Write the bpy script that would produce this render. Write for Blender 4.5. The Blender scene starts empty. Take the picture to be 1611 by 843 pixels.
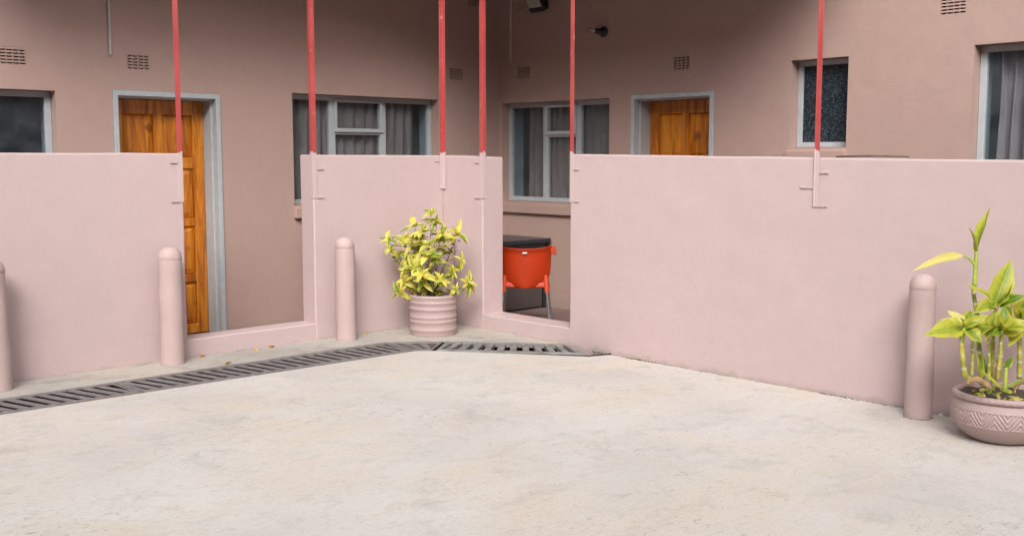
import bpy, bmesh, math, random
from mathutils import Vector, Matrix, noise
R_ = math.radians
random.seed(7)
scene = bpy.context.scene
COL = scene.collection

# ------------------------------------------------------------------ camera
CAM = Vector((-6.2564, -7.5951, 1.55))
F_PX, CX, CY, PITCH = 1656.0, 805.5, 421.5, math.atan(177 / 1656.0)
AZ = R_(46.8)
FWD = Vector((math.cos(AZ), math.sin(AZ), 0)); RGT = Vector((math.sin(AZ), -math.cos(AZ), 0))
cam_d = bpy.data.cameras.new('camera'); cam = bpy.data.objects.new('camera', cam_d); COL.objects.link(cam)
cam.location = CAM
cam.rotation_euler = (math.pi / 2 - PITCH, 0, math.atan2(-FWD.x, FWD.y))
cam_d.sensor_width = 36; cam_d.lens = 36 * F_PX / 1611; cam_d.clip_end = 500; cam_d.clip_start = .05
scene.camera = cam

# ------------------------------------------------------------------ sky, sun, exposure
SUN_EL, SUN_AZ_VEC = R_(38), Vector((-.71, -.70, 0))      # direction towards the sun
w = bpy.data.worlds.new('World'); scene.world = w; w.use_nodes = True
nt = w.node_tree; nt.nodes.clear()
sky = nt.nodes.new('ShaderNodeTexSky'); sky.sky_type = 'NISHITA'; sky.sun_disc = False
sky.sun_elevation = SUN_EL; sky.sun_rotation = math.atan2(SUN_AZ_VEC.x, SUN_AZ_VEC.y)
sky.air_density = 1.0; sky.dust_density = 3.0; sky.ozone_density = 1.0
hs = nt.nodes.new('ShaderNodeHueSaturation'); hs.inputs['Saturation'].default_value = .25   # cloud veil
bg = nt.nodes.new('ShaderNodeBackground'); bg.inputs['Strength'].default_value = .15
ow = nt.nodes.new('ShaderNodeOutputWorld')
nt.links.new(sky.outputs[0], hs.inputs['Color']); nt.links.new(hs.outputs[0], bg.inputs[0]); nt.links.new(bg.outputs[0], ow.inputs[0])
sd = bpy.data.lights.new('sun', 'SUN'); sun = bpy.data.objects.new('sun', sd); COL.objects.link(sun)
sd.energy = 1.3; sd.angle = R_(28); sd.color = (1, .968, .93)
sv = SUN_AZ_VEC.normalized() * math.cos(SUN_EL) + Vector((0, 0, math.sin(SUN_EL)))
sun.rotation_euler = sv.to_track_quat('Z', 'Y').to_euler()
scene.view_settings.view_transform = 'Standard'; scene.view_settings.look = 'None'
scene.view_settings.exposure = 1.05; scene.view_settings.gamma = 1.0; scene.view_settings.use_curve_mapping = False
scene.cycles.max_bounces = 8; scene.cycles.transparent_max_bounces = 12
scene.cycles.sample_clamp_indirect = 6

# ------------------------------------------------------------------ pixel helper (survey only: where a thing stands)
def ray(px, py):
    a = (px - CX) / F_PX; b = -(py - CY) / F_PX
    h = math.cos(PITCH) + b * math.sin(PITCH)
    return RGT * a + FWD * h + Vector((0, 0, -math.sin(PITCH) + b * math.cos(PITCH)))
def at_ground(px, py, z=0.0):
    d = ray(px, py); return CAM + d * ((z - CAM.z) / d.z)
def at_x(px, py, x):
    d = ray(px, py); return CAM + d * ((x - CAM.x) / d.x)
def at_y(px, py, y):
    d = ray(px, py); return CAM + d * ((y - CAM.y) / d.y)
def at_depth(px, py, dep):
    return CAM + ray(px, py) * dep

# ------------------------------------------------------------------ materials
def mat(name):
    m = bpy.data.materials.new(name); m.use_nodes = True
    n = m.node_tree; b = n.nodes['Principled BSDF']
    return m, n, b
def N(n, t, **kw):
    x = n.nodes.new(t)
    for k, v in kw.items():
        if k in x.inputs.keys(): x.inputs[k].default_value = v
        else: setattr(x, k, v)
    return x
def ramp(n, stops, fac):
    r = n.nodes.new('ShaderNodeValToRGB'); e = r.color_ramp.elements
    while len(e) < len(stops): e.new(.5)
    for i, (p, c) in enumerate(stops):
        e[i].position = p; e[i].color = (*c, 1) if len(c) == 3 else c
    n.links.new(fac, r.inputs[0]); return r
def mixc(n, fac, a, b, blend='MIX'):
    m = n.nodes.new('ShaderNodeMix'); m.data_type = 'RGBA'; m.blend_type = blend
    for s, v in ((0, fac), (6, a), (7, b)):
        if isinstance(v, (int, float)): m.inputs[s].default_value = v
        elif isinstance(v, tuple): m.inputs[s].default_value = (*v, 1)
        else: n.links.new(v, m.inputs[s])
    return m.outputs[2]
def coords(n, scale=(1, 1, 1), world=True):
    if world:
        g = n.nodes.new('ShaderNodeNewGeometry'); o = g.outputs['Position']
    else:
        g = n.nodes.new('ShaderNodeTexCoord'); o = g.outputs['Object']
    mp = n.nodes.new('ShaderNodeMapping'); mp.inputs['Scale'].default_value = scale
    n.links.new(o, mp.inputs[0]); return mp.outputs[0]
def noise_n(n, vec, scale, detail=4, rough=.55, dist=0):
    t = N(n, 'ShaderNodeTexNoise', Scale=scale, Detail=detail, Roughness=rough, Distortion=dist)
    n.links.new(vec, t.inputs['Vector']); return t.outputs['Fac']
def bump(n, b, h, strength, dist, prev=None):
    x = N(n, 'ShaderNodeBump', Strength=strength, Distance=dist)
    n.links.new(h, x.inputs['Height'])
    if prev: n.links.new(prev, x.inputs['Normal'])
    n.links.new(x.outputs[0], b.inputs['Normal']); return x.outputs[0]
def simple(name, col, rough=.5, metal=0, var=.12, vscale=8, bmp=0, bscale=80, world=True, spec=.5):
    m, n, b = mat(name); v = coords(n, world=world)
    f = noise_n(n, v, vscale, 5)
    lo = tuple(c * (1 - var) for c in col); hi = tuple(min(1, c * (1 + var)) for c in col)
    r = ramp(n, [(.3, lo), (.7, hi)], f); n.links.new(r.outputs[0], b.inputs['Base Color'])
    b.inputs['Roughness'].default_value = rough; b.inputs['Metallic'].default_value = metal
    b.inputs['Specular IOR Level'].default_value = spec
    if bmp: bump(n, b, noise_n(n, v, bscale, 4), bmp, .002)
    return m

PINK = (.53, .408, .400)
def plaster(name, col, grain=1.0):
    m, n, b = mat(name); v = coords(n)
    big = noise_n(n, v, 1.3, 4, .6); mid = noise_n(n, v, 7, 5, .6); fine = noise_n(n, v, 75, 5, .65)
    c = ramp(n, [(.3, tuple(x * .975 for x in col)), (.7, tuple(min(1, x * 1.015) for x in col))], big).outputs[0]
    c = mixc(n, .35, c, ramp(n, [(.35, (.90, .89, .90)), (.65, (1, 1, 1))], mid).outputs[0], 'MULTIPLY')
    # rare grubby smears and scuffs
    sm = noise_n(n, coords(n, (1.0, 1.0, 2.6)), 2.3, 7, .72, .6)
    c = mixc(n, ramp(n, [(.64, (0, 0, 0)), (.78, (.30, .30, .30))], sm).outputs[0], c, tuple(x * .62 for x in col))
    # ragged soil splash where paint meets the ground
    g = n.nodes.new('ShaderNodeNewGeometry'); s = n.nodes.new('ShaderNodeSeparateXYZ'); n.links.new(g.outputs['Position'], s.inputs[0])
    hh = N(n, 'ShaderNodeMath', operation='MULTIPLY_ADD'); n.links.new(mid, hh.inputs[0]); hh.inputs[1].default_value = -.16; n.links.new(s.outputs['Z'], hh.inputs[2])
    c = mixc(n, ramp(n, [(0.0, (.4, .4, .4)), (.030, (0, 0, 0))], N_add(n, hh.outputs[0], .105)).outputs[0], c, (.30, .25, .21))
    wob = N(n, 'ShaderNodeVectorMath', operation='MULTIPLY_ADD'); nz3 = N(n, 'ShaderNodeTexNoise', Scale=3.0, Detail=6); n.links.new(v, nz3.inputs['Vector'])
    n.links.new(nz3.outputs['Color'], wob.inputs[0]); wob.inputs[1].default_value = (.35, .35, .35); n.links.new(v, wob.inputs[2])
    vo = N(n, 'ShaderNodeTexVoronoi', Scale=.75, feature='DISTANCE_TO_EDGE'); n.links.new(wob.outputs[0], vo.inputs['Vector'])
    mk = N(n, 'ShaderNodeMath', operation='MULTIPLY')
    n.links.new(ramp(n, [(0, (1, 1, 1)), (.0025, (1, 1, 1)), (.0045, (0, 0, 0))], vo.outputs['Distance']).outputs[0], mk.inputs[0])
    n.links.new(ramp(n, [(.57, (0, 0, 0)), (.63, (.13, .13, .13))], noise_n(n, v, 1.1, 3)).outputs[0], mk.inputs[1])
    c = mixc(n, mk.outputs[0], c, tuple(x * .5 for x in col))
    ro = noise_n(n, coords(n, (1, 1, .22)), 26, 5, .7)          # roller marks
    c = mixc(n, 1.0, c, ramp(n, [(.32, (.980, .978, .976)), (.6, (1, 1, 1))], ro).outputs[0], 'MULTIPLY')
    n.links.new(c, b.inputs['Base Color'])
    b.inputs['Roughness'].default_value = .62; b.inputs['Specular IOR Level'].default_value = .35
    p = bump(n, b, noise_n(n, v, 5.5, 3), .25 * grain, .02)
    p = bump(n, b, mid, .18 * grain, .006, p)
    bump(n, b, fine, .38 * grain, .0022, p)
    return m
def N_add(n, sock, val):
    a = N(n, 'ShaderNodeMath', operation='ADD'); n.links.new(sock, a.inputs[0]); a.inputs[1].default_value = val; return a.outputs[0]

M = {}
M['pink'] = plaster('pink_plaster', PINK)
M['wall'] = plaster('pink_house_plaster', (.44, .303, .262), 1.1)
M['bollard'] = plaster('pink_bollard_paint', (.49, .37, .352), 1.0)
M['pot'] = plaster('pink_pot_paint', (.42, .312, .296), .8)
M['ceiling'] = simple('dark_ceiling_boards', (.055, .042, .04), .8)
M['frame'] = simple('pale_grey_gloss_paint', (.42, .45, .47), .42, 0, .07, 14, .12, 30)
M['grey'] = simple('grey_steel_paint', (.36, .37, .385), .45, 0, .07, 10)
M['lining'] = simple('blue_grey_reveal_paint', (.22, .29, .335), .6, 0, .08, 8)
M['pipe'] = simple('white_conduit', (.50, .47, .43), .5, 0, .1, 12)
M['black'] = simple('black_plastic', (.018, .019, .022), .35)
M['panel'] = simple('dark_brown_board', (.075, .058, .055), .6, 0, .15, 6)
M['steel'] = simple('galvanised_steel', (.42, .46, .49), .35, .85, .15, 20)
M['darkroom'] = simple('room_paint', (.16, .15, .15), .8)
M['orange'] = simple('orange_plastic', (.43, .034, .004), .42, 0, .06, 5, .05, 200, False)
M['orange2'] = simple('bright_orange_plastic', (.68, .085, .03), .40, 0, .06, 5, 0, 200, False)
M['label'] = simple('white_sticker', (.7, .7, .68), .4)
M['tabletop'] = simple('dark_laminate', (.022, .028, .038), .3, 0, .2, 4)
M['soil'] = simple('potting_soil', (.055, .038, .026), .95, 0, .5, 30, .8, 60)
M['crumb'] = simple('soil_crumbs', (.085, .068, .048), .95, 0, .5, 40)
M['yellowleaf'] = simple('fallen_yellow_leaf', (.52, .30, .04), .6, 0, .25, 60)
M['litter'] = simple('white_paper', (.75, .75, .76), .7)
M['earth'] = simple('earth', (.14, .11, .08), .95, 0, .3, 2)
M['floor'] = simple('veranda_screed', (.22, .15, .14), .6, 0, .15, 5)
M['channel'] = simple('shade_dark_channel_mud', (.022, .021, .020), .95, 0, .4, 9)  # wet mud, taken near-black to paint in the shade below the bars

def concrete(name, lo, mid_, hi, yel, dark_amt, streak_rot=.75):
    m, n, b = mat(name); v = coords(n)
    mp = N(n, 'ShaderNodeMapping'); mp.inputs['Rotation'].default_value = (0, 0, streak_rot); mp.inputs['Scale'].default_value = (1, 1.9, 1)
    n.links.new(v, mp.inputs[0]); sv_ = mp.outputs[0]
    big = noise_n(n, v, .8, 7, .62, .3)
    c = ramp(n, [(.30, lo), (.5, mid_), (.70, hi)], big).outputs[0]
    ye = noise_n(n, sv_, .75, 6, .62, .4)
    c = mixc(n, ramp(n, [(.46, (0, 0, 0)), (.66, (.8, .8, .8))], ye).outputs[0], c, yel)
    st = noise_n(n, v, 3.2, 9, .72, .5)
    c = mixc(n, ramp(n, [(.52, (0, 0, 0)), (.74, (dark_amt,) * 3)], st).outputs[0], c, tuple(x * .66 for x in lo))
    # dark scuffs and pitted wear, in clusters
    cl = noise_n(n, v, 1.1, 5, .6); sc_ = noise_n(n, sv_, 15, 9, .75, .8)
    mul = N(n, 'ShaderNodeMath', operation='MULTIPLY')
    n.links.new(ramp(n, [(.48, (0, 0, 0)), (.62, (1, 1, 1))], cl).outputs[0], mul.inputs[0])
    n.links.new(ramp(n, [(.56, (0, 0, 0)), (.66, (.75, .75, .75))], sc_).outputs[0], mul.inputs[1])
    c = mixc(n, mul.outputs[0], c, (.19, .17, .155))
    sp = noise_n(n, v, 30, 4, .65)
    c = mixc(n, ramp(n, [(.70, (0, 0, 0)), (.77, (.5, .5, .5))], sp).outputs[0], c, (.2, .18, .16))
    gr = noise_n(n, v, 48, 6, .72)
    c = mixc(n, 1.0, c, ramp(n, [(.28, (.84, .83, .82)), (.48, (.985, .985, .985)), (.7, (1, 1, 1))], gr).outputs[0], 'MULTIPLY')
    # trowel swirls: faint, sharp-edged
    tw = noise_n(n, sv_, 5.5, 10, .8, 2.2)
    c = mixc(n, 1.0, c, ramp(n, [(.40, (.90, .89, .87)), (.46, (1, 1, 1)), (.62, (1, 1, 1)), (.66, (.91, .90, .89))], tw).outputs[0], 'MULTIPLY')
    # hairline cracks
    wob = N(n, 'ShaderNodeVectorMath', operation='MULTIPLY_ADD'); nz3 = N(n, 'ShaderNodeTexNoise', Scale=2.2, Detail=5); n.links.new(v, nz3.inputs['Vector'])
    n.links.new(nz3.outputs['Color'], wob.inputs[0]); wob.inputs[1].default_value = (.5, .5, 0); n.links.new(v, wob.inputs[2])
    vo = N(n, 'ShaderNodeTexVoronoi', Scale=.42, feature='DISTANCE_TO_EDGE'); n.links.new(wob.outputs[0], vo.inputs['Vector'])
    mk = N(n, 'ShaderNodeMath', operation='MULTIPLY')
    n.links.new(ramp(n, [(0, (1, 1, 1)), (.0022, (1, 1, 1)), (.004, (0, 0, 0))], vo.outputs['Distance']).outputs[0], mk.inputs[0])
    n.links.new(ramp(n, [(.56, (0, 0, 0)), (.62, (.08, .08, .08))], noise_n(n, v, .7, 3)).outputs[0], mk.inputs[1])
    c = mixc(n, mk.outputs[0], c, (.16, .14, .12))
    n.links.new(c, b.inputs['Base Color']); b.inputs['Roughness'].default_value = .82; b.inputs['Specular IOR Level'].default_value = .3
    p = bump(n, b, st, .15, .005); p = bump(n, b, sc_, .15, .002, p); bump(n, b, gr, .12, .001, p)
    return m
M['concrete'] = concrete('courtyard_concrete', (.475, .442, .410), (.55, .515, .478), (.59, .556, .520), (.56, .487, .405), .55)
M['apron'] = concrete('apron_concrete', (.33, .305, .28), (.43, .40, .36), (.47, .43, .385), (.47, .41, .335), .8, .1)

def wood():
    m, n, b = mat('varnished_orange_wood'); oi = N(n, 'ShaderNodeObjectInfo')
    v0 = n.nodes.new('ShaderNodeTexCoord').outputs['Object']
    ad = N(n, 'ShaderNodeVectorMath', operation='MULTIPLY_ADD')
    cmb = N(n, 'ShaderNodeCombineXYZ')
    for i in range(3): n.links.new(oi.outputs['Random'], cmb.inputs[i])
    n.links.new(cmb.outputs[0], ad.inputs[0]); ad.inputs[1].default_value = (9, 9, 9); n.links.new(v0, ad.inputs[2])
    mp = N(n, 'ShaderNodeMapping'); mp.inputs['Scale'].default_value = (1, 1, .10); n.links.new(ad.outputs[0], mp.inputs[0]); v = mp.outputs[0]
    a = noise_n(n, v, 14, 6, .6, .8); fi = noise_n(n, v, 90, 4, .6, .3)
    c = ramp(n, [(.30, (.17, .036, .004)), (.44, (.42, .120, .007)), (.58, (.64, .225, .014)), (.8, (.74, .32, .03))], a).outputs[0]
    c = mixc(n, .5, c, ramp(n, [(.3, (.66, .6, .55)), (.65, (1, 1, 1))], fi).outputs[0], 'MULTIPLY')
    kn = noise_n(n, ad.outputs[0], 5, 2, .5)
    c = mixc(n, ramp(n, [(.66, (0, 0, 0)), (.74, (.7, .7, .7))], kn).outputs[0], c, (.10, .025, .006))
    n.links.new(c, b.inputs['Base Color']); b.inputs['Roughness'].default_value = .36
    b.inputs['Coat Weight'].default_value = .25; b.inputs['Coat Roughness'].default_value = .25
    bump(n, b, fi, .12, .001); return m
M['wood'] = wood()

def red_post():
    m, n, b = mat('red_post_paint'); v = coords(n)
    s = N(n, 'ShaderNodeSeparateXYZ'); n.links.new(v, s.inputs[0])
    a = noise_n(n, v, 3.5, 5); c = ramp(n, [(.3, (.35, .048, .047)), (.7, (.45, .078, .074))], a).outputs[0]
    ch = noise_n(n, coords(n, (1, 1, .5)), 26, 7, .7)
    c = mixc(n, ramp(n, [(.63, (0, 0, 0)), (.67, (.6, .6, .6))], ch).outputs[0], c, (.62, .40, .37))
    jag = noise_n(n, coords(n, (1, 1, .35)), 34, 3, .6)
    hh = N(n, 'ShaderNodeMath', operation='MULTIPLY_ADD'); n.links.new(jag, hh.inputs[0]); hh.inputs[1].default_value = -.10; n.links.new(s.outputs['Z'], hh.inputs[2])
    f = N(n, 'ShaderNodeMath', operation='LESS_THAN'); n.links.new(hh.outputs[0], f.inputs[0]); f.inputs[1].default_value = 1.525
    c = mixc(n, f.outputs[0], c, (.53, .408, .400))
    n.links.new(c, b.inputs['Base Color']); b.inputs['Roughness'].default_value = .45
    bump(n, b, ch, .25, .002); return m
M['red'] = red_post()

def glass(name, tint=(.92, .94, .95), obscure=False):
    m, n, b = mat(name); n.nodes.remove(b)
    out = n.nodes['Material Output']
    tr = N(n, 'ShaderNodeBsdfTransparent'); tr.inputs[0].default_value = (*tint, 1)
    gl = N(n, 'ShaderNodeBsdfGlossy'); gl.inputs['Roughness'].default_value = .02
    fr = N(n, 'ShaderNodeFresnel', IOR=1.5); mx = n.nodes.new('ShaderNodeMixShader')
    v = coords(n)
    if obscure:
        tr.inputs[0].default_value = (.10, .12, .135, 1); gl.inputs['Roughness'].default_value = .12
        bp = N(n, 'ShaderNodeBump', Strength=.9, Distance=.012)
        vo = N(n, 'ShaderNodeTexVoronoi', Scale=42); n.links.new(coords(n, (1, 1, .8)), vo.inputs['Vector']); n.links.new(vo.outputs['Distance'], bp.inputs['Height'])
        n.links.new(bp.outputs[0], gl.inputs['Normal']); n.links.new(bp.outputs[0], fr.inputs['Normal'])
    else:
        bp = N(n, 'ShaderNodeBump', Strength=.04, Distance=.02); n.links.new(noise_n(n, v, 3, 2), bp.inputs['Height']); n.links.new(bp.outputs[0], gl.inputs['Normal'])
    ge = N(n, 'ShaderNodeNewGeometry'); iv = N(n, 'ShaderNodeMath', operation='SUBTRACT'); iv.inputs[0].default_value = 1.0; n.links.new(ge.outputs['Backfacing'], iv.inputs[1])
    fm = N(n, 'ShaderNodeMath', operation='MULTIPLY'); n.links.new(fr.outputs[0], fm.inputs[0]); n.links.new(iv.outputs[0], fm.inputs[1])   # one reflecting face per pane
    n.links.new(fm.outputs[0], mx.inputs[0]); n.links.new(tr.outputs[0], mx.inputs[1]); n.links.new(gl.outputs[0], mx.inputs[2])
    # film of dust; on obscure glass a painted blue-grey reflection
    df = N(n, 'ShaderNodeBsdfDiffuse'); df.inputs[0].default_value = (.16, .23, .29, 1) if obscure else (.40, .45, .50, 1)
    m2 = n.nodes.new('ShaderNodeMixShader')
    if obscure:
        pb = noise_n(n, v, 52, 3, .7, 1.2); n.links.new(ramp(n, [(.38, (.015, .028, .04)), (.54, (.07, .105, .135)), (.68, (.26, .33, .38))], pb).outputs[0], df.inputs[0])  # pebble sparkle painted into the diffuse colour
    n.links.new(ramp(n, [(.4, ((.28 if obscure else .02),) * 3), (.75, ((.42 if obscure else .09),) * 3)], noise_n(n, v, 4, 6, .65)).outputs[0], m2.inputs[0])
    n.links.new(mx.outputs[0], m2.inputs[1]); n.links.new(df.outputs[0], m2.inputs[2]); n.links.new(m2.outputs[0], out.inputs[0])
    return m
M['glass'] = glass('window_glass'); M['obscure'] = glass('obscure_glass', obscure=True)

def cloth(name, col):
    m, n, b = mat(name); v = coords(n)
    f = noise_n(n, coords(n, (1, 1, .15)), 22, 4)
    r = ramp(n, [(.3, tuple(x * .75 for x in col)), (.7, col)], f); n.links.new(r.outputs[0], b.inputs['Base Color'])
    b.inputs['Roughness'].default_value = .9; bump(n, b, noise_n(n, v, 160, 2), .15, .001); return m
M['curtain'] = cloth('taupe_curtain', (.22, .185, .172)); M['curtain2'] = cloth('mauve_curtain', (.24, .21, .215))

def leafmat(name, green, yellow, lo, hi, nscale, rough=.45, brown=.0, rvar=.30):
    m, n, b = mat(name)
    uv = N(n, 'ShaderNodeUVMap'); s = N(n, 'ShaderNodeSeparateXYZ'); n.links.new(uv.outputs[0], s.inputs[0])
    ab = N(n, 'ShaderNodeMath', operation='SUBTRACT'); n.links.new(s.outputs[0], ab.inputs[0]); ab.inputs[1].default_value = .5
    a2 = N(n, 'ShaderNodeMath', operation='ABSOLUTE'); n.links.new(ab.outputs[0], a2.inputs[0])
    oi = N(n, 'ShaderNodeObjectInfo'); v = coords(n)
    nz = noise_n(n, v, nscale, 4, .6, .5)
    k = N(n, 'ShaderNodeMath', operation='MULTIPLY_ADD'); n.links.new(nz, k.inputs[0]); k.inputs[1].default_value = .9; n.links.new(a2.outputs[0], k.inputs[2])
    k2 = N(n, 'ShaderNodeMath', operation='MULTIPLY_ADD'); n.links.new(oi.outputs['Random'], k2.inputs[0]); k2.inputs[1].default_value = rvar; n.links.new(k.outputs[0], k2.inputs[2])
    c = ramp(n, [(lo, green), (hi, yellow)], k2.outputs[0]).outputs[0]
    vs_ = N(n, 'ShaderNodeMath', operation='MULTIPLY_ADD'); n.links.new(a2.outputs[0], vs_.inputs[0]); vs_.inputs[1].default_value = -.55; n.links.new(s.outputs[1], vs_.inputs[2])
    v2 = N(n, 'ShaderNodeMath', operation='MULTIPLY'); n.links.new(vs_.outputs[0], v2.inputs[0]); v2.inputs[1].default_value = 85.0
    v3 = N(n, 'ShaderNodeMath', operation='SINE'); n.links.new(v2.outputs[0], v3.inputs[0])
    c = mixc(n, 1.0, c, ramp(n, [(.2, (.84, .86, .80)), (.95, (1, 1, 1))], v3.outputs[0]).outputs[0], 'MULTIPLY')
    blot = noise_n(n, v, 45, 5, .7)
    c = mixc(n, ramp(n, [(.60, (0, 0, 0)), (.72, (.35, .35, .35))], blot).outputs[0], c, tuple(x * .55 for x in green))
    rib = ramp(n, [(.0, (1, 1, 1)), (.045, (0, 0, 0))], a2.outputs[0]).outputs[0]
    c = mixc(n, mixc(n, .5, (0, 0, 0), rib), c, tuple(min(1, x * 1.25) for x in yellow))
    if brown:
        tip = N(n, 'ShaderNodeMath', operation='MULTIPLY_ADD'); n.links.new(nz, tip.inputs[0]); tip.inputs[1].default_value = .35; n.links.new(s.outputs[1], tip.inputs[2])
        c = mixc(n, ramp(n, [(1.13 - .1 * brown, (0, 0, 0)), (1.2 - .1 * brown, (.9, .9, .9))], N_add(n, tip.outputs[0], 0)).outputs[0], c, (.20, .11, .04))
    n.links.new(c, b.inputs['Base Color']); b.inputs['Roughness'].default_value = rough; b.inputs['Specular IOR Level'].default_value = .4
    tl = N(n, 'ShaderNodeBsdfTranslucent'); n.links.new(c, tl.inputs[0]); mx = n.nodes.new('ShaderNodeMixShader'); mx.inputs[0].default_value = .32
    out = n.nodes['Material Output']; n.links.new(b.outputs[0], mx.inputs[1]); n.links.new(tl.outputs[0], mx.inputs[2]); n.links.new(mx.outputs[0], out.inputs[0])
    bump(n, b, noise_n(n, v, 60, 3), .15, .002)
    return m
M['varieg'] = leafmat('variegated_leaf', (.12, .24, .012), (.78, .68, .13), .66, 1.02, 18, .45, 0, .55)
M['cane_leaf'] = leafmat('dumb_cane_leaf', (.10, .23, .014), (.54, .53, .06), .62, 1.18, 7, .40, 1, .40)
M['cane_leaf_yellow'] = leafmat('yellowed_leaf', (.58, .52, .09), (.74, .64, .20), .3, .8, 12, .45, 1)
M['bark'] = simple('shrub_twig', (.10, .085, .05), .8, 0, .3, 30, .3, 60)
def canemat():
    m, n, b = mat('ringed_cane'); v = coords(n)
    wv = N(n, 'ShaderNodeTexWave', Scale=5.0, Distortion=5.0, Detail=3); wv.bands_direction = 'Z'; n.links.new(v, wv.inputs[0])
    a = noise_n(n, v, 14, 4); c = ramp(n, [(.35, (.16, .20, .03)), (.6, (.46, .40, .06))], a).outputs[0]
    c = mixc(n, ramp(n, [(.86, (0, 0, 0)), (.97, (.6, .6, .6))], wv.outputs['Fac']).outputs[0], c, (.55, .50, .38))
    n.links.new(c, b.inputs['Base Color']); b.inputs['Roughness'].default_value = .5; return m
M['cane'] = canemat()
M['shoot'] = simple('pale_green_stalk', (.34, .40, .06), .45, 0, .25, 20)
M['rootwood'] = simple('old_cane', (.30, .19, .085), .8, 0, .35, 25, .3, 60)
M['grate'] = simple('grey_cast_grating', (.19, .172, .17), .6, .15, .28, 18, .3, 60)
M['grate2'] = simple('worn_steel_grating', (.24, .235, .225), .6, .3, .35, 9, .3, 60)
M['clear'] = glass('bulb_glass', (.9, .9, .88))
M['lens'] = simple('floodlight_lens', (.36, .34, .32), .25)
M['roof'] = simple('roof_sheet', (.22, .20, .19), .5, .2)

# ------------------------------------------------------------------ mesh helpers
def finish(name, bm, m, parent=None, smooth=None, uv=False):
    bmesh.ops.remove_doubles(bm, verts=bm.verts, dist=1e-5)
    bmesh.ops.recalc_face_normals(bm, faces=bm.faces)
    me = bpy.data.meshes.new(name); bm.to_mesh(me); bm.free()
    return obj(name, me, m, parent, smooth)
def obj(name, me, m, parent=None, smooth=None):
    if m is not None and not me.materials: me.materials.append(M[m] if isinstance(m, str) else m)
    o = bpy.data.objects.new(name, me); COL.objects.link(o)
    if parent: o.parent = parent
    if smooth:
        for p in me.polygons: p.use_smooth = True
        if smooth is not True: me.set_sharp_from_angle(angle=R_(smooth))
    return o
def empty(name, loc=(0, 0, 0), rz=0):
    e = bpy.data.objects.new(name, None); e.location = loc; e.rotation_euler = (0, 0, rz); e.empty_display_size = .1
    COL.objects.link(e); return e
def tag(o, label=None, cat=None, group=None, kind=None):
    if label: o['label'] = label
    if cat: o['category'] = cat
    if group: o['group'] = group
    if kind: o['kind'] = kind
    return o
def box(bm, x0, x1, y0, y1, z0, z1):
    vs = [bm.verts.new((x, y, z)) for z in (z0, z1) for y in (y0, y1) for x in (x0, x1)]
    for f in ((0, 1, 3, 2), (4, 5, 7, 6), (0, 1, 5, 4), (2, 3, 7, 6), (0, 2, 6, 4), (1, 3, 7, 5)):
        bm.faces.new([vs[i] for i in f])
    return vs
def tube(bm, pts, rad, seg=8, cap=True):
    pts = [Vector(p) for p in pts]; rings = []
    if not isinstance(rad, (list, tuple)): rad = [rad] * len(pts)
    up = Vector((0, 0, 1)); prev = None
    for i, p in enumerate(pts):
        t = (pts[min(i + 1, len(pts) - 1)] - pts[max(i - 1, 0)]).normalized()
        if prev is None:
            a = t.cross(up)
            if a.length < 1e-3: a = t.cross(Vector((1, 0, 0)))
        else: a = prev - t * prev.dot(t)
        a.normalize(); prev = a; b = t.cross(a)
        rings.append([bm.verts.new(p + (a * math.cos(q) + b * math.sin(q)) * rad[i]) for q in [2 * math.pi * k / seg for k in range(seg)]])
    for r0, r1 in zip(rings, rings[1:]):
        for k in range(seg): bm.faces.new((r0[k], r0[(k + 1) % seg], r1[(k + 1) % seg], r1[k]))
    if cap: bm.faces.new(rings[0][::-1]); bm.faces.new(rings[-1])
def lathe(bm, prof, seg=48, c=(0, 0, 0), cap0=True, cap1=False):
    rings = [[bm.verts.new((c[0] + r * math.cos(2 * math.pi * k / seg), c[1] + r * math.sin(2 * math.pi * k / seg), c[2] + z)) for k in range(seg)] for r, z in prof]
    for r0, r1 in zip(rings, rings[1:]):
        for k in range(seg): bm.faces.new((r0[k], r0[(k + 1) % seg], r1[(k + 1) % seg], r1[k]))
    if cap0: bm.faces.new(rings[0][::-1])
    if cap1: bm.faces.new(rings[-1])
def slab(bm, ax, u0, u1, z0, z1, t0, t1, holes=(), step=None):
    """wall slab with openings; ax 'x': runs along x, thickness in y; ax 'y': the other way"""
    def cuts(a, b, extra):
        s = sorted({round(v, 5) for v in [a, b] + [e for e in extra if a < e < b]})
        if step:
            o = []
            for p, q in zip(s, s[1:]):
                k = max(1, round((q - p) / step)); o += [p + (q - p) * i / k for i in range(k)]
            s = o + [s[-1]]
        return s
    us = cuts(u0, u1, [h[0] for h in holes] + [h[1] for h in holes]); zs = cuts(z0, z1, [h[2] for h in holes] + [h[3] for h in holes])
    def solid(i, j):
        if i < 0 or j < 0 or i >= len(us) - 1 or j >= len(zs) - 1: return False
        uc = (us[i] + us[i + 1]) / 2; zc = (zs[j] + zs[j + 1]) / 2
        return not any(h[0] < uc < h[1] and h[2] < zc < h[3] for h in holes)
    cache = {}
    def V(i, j, k):
        if (i, j, k) not in cache:
            t = (t0, t1)[k]; p = (us[i], t, zs[j]) if ax == 'x' else (t, us[i], zs[j]); cache[i, j, k] = bm.verts.new(p)
        return cache[i, j, k]
    for i in range(len(us) - 1):
        for j in range(len(zs) - 1):
            if not solid(i, j): continue
            for k in (0, 1): bm.faces.new((V(i, j, k), V(i + 1, j, k), V(i + 1, j + 1, k), V(i, j + 1, k)))
            for di, dj, a, b in ((-1, 0, (i, j), (i, j + 1)), (1, 0, (i + 1, j), (i + 1, j + 1)), (0, -1, (i, j), (i + 1, j)), (0, 1, (i, j + 1), (i + 1, j + 1))):
                if not solid(i + di, j + dj): bm.faces.new((V(*a, 0), V(*b, 0), V(*b, 1), V(*a, 1)))
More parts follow.
